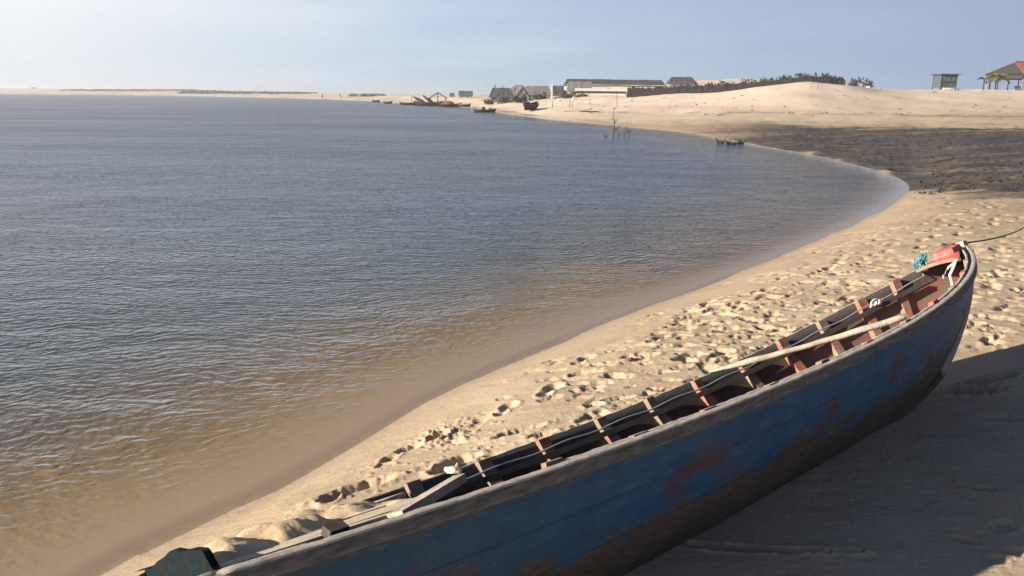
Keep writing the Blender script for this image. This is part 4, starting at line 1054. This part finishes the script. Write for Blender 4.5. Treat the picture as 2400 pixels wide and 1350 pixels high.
# sails / gear, each its own thing
def heap(u, y, dz, w, h, mat, name, label, cat, seed, group=None):
    f = foot(u, y); f.z = max(f.z, 0) + dz; rnd = random.Random(seed); mb = MB(); n = 12; vs = []
    for i in range(7):
        for j in range(n):
            t = i / 6; a = 2 * PI * j / n; rr = math.cos(t * PI / 2) ** .6 * (1 + rnd.uniform(-.22, .22))
            vs.append((math.cos(a) * rr * w / 2, math.sin(a) * rr * w * .35, t * h * (1 + rnd.uniform(-.1, .1))))
    fs = [(i * n + j, i * n + (j + 1) % n, (i + 1) * n + (j + 1) % n, (i + 1) * n + j) for i in range(6) for j in range(n)] + [tuple(range(n - 1, -1, -1)), tuple(6 * n + j for j in range(n))]
    mb.add(vs, fs); return tag(mb.build(name, mat, None, True, f), label, cat, group)
def furled(u, y, dz, L, ang, label, mat):
    f = foot(u, y); f.z = max(f.z, 0) + dz; mb = MB(); N = 12
    pts = [(-math.cos(ang) * L / 2 + math.cos(ang) * L * i / N, 0, L / 2 * math.sin(ang) - L * math.sin(ang) * i / N) for i in range(N + 1)]
    mb.sweep(pts, lambda i: [(math.cos(2 * PI * j / 8) * .16 * (.45 + math.sin(PI * i / N) * .7), math.sin(2 * PI * j / 8) * .24 * (.4 + math.sin(PI * i / N) * .8) * random.uniform(.85, 1.15)) for j in range(8)])
    return tag(mb.build('furled_sail', mat, None, True, f), label, 'sail', 'furled sails on the large dark boat')
SAIL = simple('dark_sailcloth', (.045, .048, .06), .9, .4, 3)
furled(984, 112.6, .95, 2.6, .45, 'dark furled sail sloping over the stern of the large dark boat', SAIL)
furled(1006, 112.6, .95, 2.8, .62, 'dark furled sail lying over the middle of the large dark boat', SAIL)
heap(1052, 107, .35, 2.0, .6, simple('reddish_gear', (.16, .06, .045), .9, .5, 3), 'gear_heap', 'reddish heap of fishing gear in the dark boat', 'fishing gear', 2)
heap(1040, 107.5, .35, .9, .55, DARKM, 'gear_heap', 'black heap of fishing gear at the left end of the reddish one', 'fishing gear', 12)
heap(1133, 79, .2, .65, .45, BOATB, 'gear_heap', 'taller brown heap in the low boat at the sand point', 'fishing gear', 3)
heap(1150, 79, .2, .8, .32, DARKW, 'gear_heap', 'flatter brown heap in the low boat at the sand point', 'fishing gear', 4)
heap(1236, 81, .55, .95, .55, simple('green_net', (.07, .085, .06), .95, .5, 4), 'net_heap', 'grey green fishing net heaped in the maroon boat', 'net', 5)
post('boat_mast', 965, 113, 223, .06, TWIG, 'thin mast standing left of the large dark boat', 'mast')
post('signal_pole', 1138, 112, 192, .05, simple('pale_pole', (.30, .32, .30), .8, .2, 3), 'tall thin pale pole left of the low thatched hut', 'pole')
# A-frame shed
f = foot(1026, 112); r = empty('open_shed', f, .05, 'open timber shed frame with sagging roof poles behind the boats', 'shed'); K = k_at(112); h = top_z(217, 112, 1026) - f.z; w = 44 * K
for sx in (-1, 0, 1):
    for yy in (-.8, .8):
        mb = MB(); mb.tube([(sx * w * .42, yy, -.2), (sx * w * .42, yy, h * (.98 if sx == 0 else .62))], .06, 6); mb.build('post', DARKM, r)
mb = MB()
for yy in (-.85, 0, .85):
    mb.tube([(-w * .55, yy, h * .52), (0, yy, h)], .07, 6); mb.tube([(0, yy, h), (w * .5, yy, h * .60)], .07, 6)
mb.build('rafter', DARKM, r)
mb = MB(); 
for t in (0, .33, .66, 1): mb.tube([(-w * .55 * (1 - t), -.9, h * (.52 + .48 * t)), (-w * .55 * (1 - t), .9, h * (.52 + .48 * t))], .05, 5); mb.tube([(w * .5 * t, -.9, h * (1 - .4 * t)), (w * .5 * t, .9, h * (1 - .4 * t))], .05, 5)
mb.build('purlin', DARKM, r)
house('beach_shack', 1075, 1108, 213, 165, 2.6, 'dark roofed shack far back on the sand right of the shed frame', 'shack', GREYWALL, THATCHD, .5, 0, 'shacks far back on the sand', windows=1)
house('beach_shack', 1054, 1065, 218, 172, 1.6, 'tiny dark shack left of the larger one far back on the sand', 'shack', GREYWALL, THATCHD, .5, 0, 'shacks far back on the sand', over=.12, windows=0)

# poles stuck in the water's edge and on the beach
G3 = 'thin poles standing on the far beach'
for u, y, v, lb in [(1295, 76, 234, 'thin pole on the beach right below the white pillar'), (1336, 76, 230, 'first of the thin poles close together above the lying log'), (1342, 77, 234, 'short thin pole beside the one above the lying log'), (1384, 78, 231, 'thin pole on the beach behind the middle of the lying log'), (1447, 74, 214, 'tallest thin pole on the beach left of the stake fence')]:
    post('beach_pole', u, y, v, .03, TWIG, lb, 'pole', G3, lean=(random.uniform(-.08, .08), 0), knots=True)
post('dune_pole', 1899, 71, 197, .022, TWIG, 'shorter thin pole on the slope under the dune crest', 'pole', 'thin poles on the dune slope')
post('dune_pole', 1915, 70, 188, .025, TWIG, 'taller thin pole on the slope under the dune crest', 'pole', 'thin poles on the dune slope')
# lying log
f = foot(1383, 67); mb = MB(); mb.tube([(-1.0, 0, .12), (-.4, .05, .16), (.2, 0, .13), (.95, .08, .17)], lambda i: (.05, .07, .06, .035)[i], 7); mb.tube([(.05, 0, .14), (.12, -.2, .02)], .05, 6)
tag(mb.build('driftwood_log', TWIG, None, True, f), 'long driftwood log lying on the far beach', 'log')
# dead branches standing in the shallows
yb = 36.5
def in_water(u, v, y): p = on_z(u, v, 0); return Vector((p[0], p[1], -.25))
f = in_water(1437, 322, 37); mb = MB(); h = at_y(1437, 252, f.y)[2] + .25
mb.tube([(0, 0, 0), (.01, 0, h * .35), (.03, 0, h * .6), (-.01, 0, h * .8), (-.03, 0, h)], lambda i: (.038, .034, .024, .016, .010)[i], 6)
for z_, dx, dz in ((.30, .28, .35), (.42, -.18, .15), (.55, .22, .3), (.62, -.12, .22), (.38, .4, .2)):
    p0 = Vector((.02, 0, h * z_)); mb.tube([p0, p0 + Vector((dx * .6, .05, dz * .5)), p0 + Vector((dx, .0, dz))], .012, 5)
tag(mb.build('dead_branch', TWIG, None, False, f), 'tallest bare branch standing upright in the shallows', 'branch', 'dead branches in the shallows')
for u, v, y, hh_, lb in [(1420, 322, 38, .30, 'short stub left of the tallest branch in the shallows'), (1449, 320, 38, .42, 'crooked twig close right of the tallest branch'), (1461, 320, 37.5, .70, 'forked twig in the middle of the branches in the shallows'), (1472, 318, 38, .55, 'leaning twig at the right end of the branches')]:
    f = in_water(u, v, y); mb = MB(); ln = random.uniform(-.1, .22)
    mb.tube([(0, 0, 0), (ln * .4, 0, hh_ * .6), (ln, 0, hh_ + .2)], lambda i: (.028, .020, .010)[i], 6)
    for q in range(7):
        z_ = random.uniform(.3, .9) * hh_; mb.tube([(ln * z_ / hh_ * .6, 0, z_), (ln * z_ / hh_ + random.uniform(-.2, .2), .03, z_ + random.uniform(.05, .3))], .010, 5)
    tag(mb.build('dead_branch', TWIG, None, False, f), lb, 'branch', 'dead branches in the shallows')
# weed clumps at the mud's waterline
for u, v, w, lb in [(1690, 334, 14, 'dark weed clump at the left tip of the mud flat'), (1712, 337, 18, 'wider dark weed clump right of the one at the tip of the mud'), (1735, 336, 12, 'small weed clump nearest the mud bank')]:
    x, y = on_z(u, v, .02); mb = MB(); mb.leafs((0, 0, .02), (w * y * CP / F_PX * .6, .3, .05), 90, .06)
    for q in range(5): mb.tube([(random.uniform(-.2, .2), 0, -.05), (random.uniform(-.3, .3), 0, random.uniform(.1, .28))], .012, 5)
    o = mb.build('weed_clump', simple('wet_weed', (.022, .022, .018), .8, .4, 3), None, False, Vector((x, y, 0))); tag(o, lb, 'weed', 'weed clumps at the edge of the mud')
# debris on the mud (uncountable)
mb = MB()
for _ in range(520):
    u = random.uniform(1760, 2420); v = random.uniform(305, 452); x, y = on_z(u, v, .25)
    z = gz(x, y) if False else None
    mb.v and None
    mb.__dict__.setdefault('pts', []).append((x, y))
pp = np.array(mb.pts); zz, dd_, *_ = terrain(pp[:, 0], pp[:, 1]); mb2 = MB()
for (x, y), z, d in zip(pp, zz, dd_):
    if d < .3: continue
    mb2.leafs((x, y, z + .03), (.09, .06, .02), random.randint(3, 6), random.uniform(.02, .045))
tag(mb2.build('seaweed_litter', simple('dry_weed', (.030, .025, .020), .95, .4, 3), None), 'dark seaweed litter strewn over the mud flat', 'seaweed', kind='stuff')
# sparse dry tufts and rubbish on the dune face
mb = MB()
for _ in range(150):
    u = random.uniform(1250, 2420); yy = random.uniform(62, 104) if u > 1500 else random.uniform(88, 120)
    x = at_y(u, 225, yy)[0]; z = gz(x, yy)
    if random.random() < .6: mb.leafs((x, yy, z + .05), (.22, .15, .08), random.randint(5, 14), random.uniform(.05, .10))
    else: mb.leafs((x, yy, z + .04), (.6, .3, .05), random.randint(6, 18), random.uniform(.04, .08))
tag(mb.build('dry_grass', simple('dry_grass_blades', (.16, .13, .075), .95, .4, 3), None), 'sparse dry grass tufts scattered over the dune and beach', 'grass', kind='stuff')
# far left sandbank scrub
mb = MB()
def scrub_run(u0, u1, y, v0, v1, n):
    for _ in range(n):
        u = random.uniform(u0, u1); t = (u - u0) / (u1 - u0); yy = y + random.uniform(-12, 12)
        f = foot(u, yy); h = max(top_z(v0 + (v1 - v0) * t, yy, u) - f.z, .4) * min(1, 8 * t + .3, 8 * (1 - t) + .3) * random.uniform(.5, 1)
        mb.leafs(f + Vector((0, 0, h * .5)), (1.8, 1.2, h * .5), 14, .5)
scrub_run(140, 480, 430, 208, 208.5, 330); scrub_run(420, 740, 330, 208.5, 217, 330); scrub_run(820, 900, 250, 219, 221, 50)
tag(mb.build('sandbank_scrub', simple('far_scrub', (.13, .14, .12), .95, .25, .3), None), 'grey green scrub in a long low strip on the far sandbank', 'scrub', kind='stuff')
post('leaning_post', 755, 222, 220, .22, DARKM, 'short dark post on the far sandbank left of the leaning one', 'post', lean=(.15, 0))
post('leaning_post', 801, 215, 220.5, .20, DARKM, 'dark post leaning left on the far sandbank', 'post', lean=(-.7, 0))
bush('scrub_bush', 82, 560, 204, 16, GREEN2, 'lone dark bush at the far left of the sandbank', None, 50, stem=False)

# ================================================================== AIR
mb = MB(); mb.box((0, 0, 3.0), (16000, 16000, 14.0))
hm_ = bpy.data.materials.new('haze'); hm_.use_nodes = True; hn = hm_.node_tree; hn.nodes.clear()
ho = hn.nodes.new('ShaderNodeOutputMaterial'); hv = hn.nodes.new('ShaderNodeVolumePrincipled')
hv.inputs['Color'].default_value = (.86, .90, .95, 1); hv.inputs['Density'].default_value = .0007; hv.inputs['Anisotropy'].default_value = .3
hn.links.new(hv.outputs[0], ho.inputs['Volume'])
tag(mb.build('haze', hm_, None), kind='stuff')
# ================================================================== SKY / LIGHT / CAMERA
SUN_EL, SUN_AZ_FROM = math.radians(15.5), math.radians(20)     # light travels towards (+cos20, +sin20)
w = bpy.data.worlds.new('World'); S.world = w; w.use_nodes = True; nt = w.node_tree; k = NB(nt)
bg = nt.nodes['Background']
sky = nt.nodes.new('ShaderNodeTexSky'); sky.sky_type = 'NISHITA'; sky.sun_disc = False
sky.sun_elevation = SUN_EL
sd = Vector((-math.cos(SUN_AZ_FROM), -math.sin(SUN_AZ_FROM)))
sky.sun_rotation = math.atan2(sd.x, sd.y)
sky.air_density = 1.0; sky.dust_density = 2.0; sky.ozone_density = 2.0; sky.altitude = 0
EXPO = 1.36; EX = 2 ** EXPO
def lin(c): return tuple(((q / 255) / 12.92 if q <= 10 else ((q / 255 + .055) / 1.055) ** 2.4) / EX for q in c)
gdir = k.coord('Generated'); sx_, sy_, sz_ = k.sep(gdir)
up_ = k.math('MAXIMUM', sz_, 0.0)
azf = k.math('ADD', k.math('MULTIPLY', sx_, 1.0), .5, clamp=True)          # 0 towards the sun side, 1 away
hz_lo = k.ramp(azf, [(.0, lin((226, 233, 240))), (.22, lin((212, 224, 234))), (.5, lin((190, 209, 224))), (.75, lin((175, 194, 219))), (1.0, lin((164, 180, 208)))])
hz_hi = k.ramp(azf, [(.0, lin((246, 249, 252))), (.18, lin((222, 232, 243))), (.4, lin((190, 208, 232))), (.75, lin((174, 191, 217))), (1.0, lin((163, 178, 206)))])
hz = k.mix(k.ramp(up_, [(.0, 0.0), (.09, 1.0)]), hz_lo, hz_hi)
hz_mid = k.ramp(azf, [(.0, lin((165, 184, 210))), (.4, lin((124, 145, 178))), (1.0, lin((104, 126, 162)))])
hz = k.mix(k.ramp(up_, [(.10, 0.0), (.26, 1.0)]), hz, hz_mid)
cl = k.noise(k.mapping(gdir, (2.2, 2.2, 16)), 1.6, 5, .55)
hz = k.mix(k.math('MULTIPLY', k.ramp(cl, [(.46, 0.0), (.72, .45)]), k.math('SUBTRACT', 1.0, azf)), hz, lin((248, 250, 252)))
veil = k.math('POWER', 2.718, k.math('MULTIPLY', k.math('MAXIMUM', k.math('SUBTRACT', up_, .28), 0.0), -9.0))
nis = k.mix(1.0, sky.outputs[0], (.024, .029, .038), 'MULTIPLY')
k.put(k.mix(veil, nis, hz), bg.inputs[0]); bg.inputs[1].default_value = 1.0
L = bpy.data.lights.new('sun', 'SUN'); L.energy = 5; L.angle = math.radians(.5); L.color = (1, .91, .77)
so = bpy.data.objects.new('sun', L); col.objects.link(so)
ldir = Vector((math.cos(SUN_AZ_FROM) * math.cos(SUN_EL), math.sin(SUN_AZ_FROM) * math.cos(SUN_EL), -math.sin(SUN_EL)))
so.rotation_euler = ldir.to_track_quat('-Z', 'Y').to_euler(); so.location = (-20, -10, 12)

cam = bpy.data.cameras.new('camera'); cam.sensor_width = 36; cam.lens = 36 * F_PX / 2400; cam.clip_end = 20000; cam.clip_start = .05
cobj = bpy.data.objects.new('camera', cam); col.objects.link(cobj)
cobj.location = (0, 0, H); cobj.rotation_euler = (Matrix.Rotation(PI / 2 - PITCH, 3, 'X') @ Matrix.Rotation(ROLL, 3, 'Z')).to_euler(); S.camera = cobj
S.view_settings.view_transform = 'Standard'; S.view_settings.look = 'None'; S.view_settings.gamma = 1; S.view_settings.exposure = EXPO
S.cycles.use_denoising = True
S.cycles.max_bounces = 6; S.cycles.transparent_max_bounces = 8
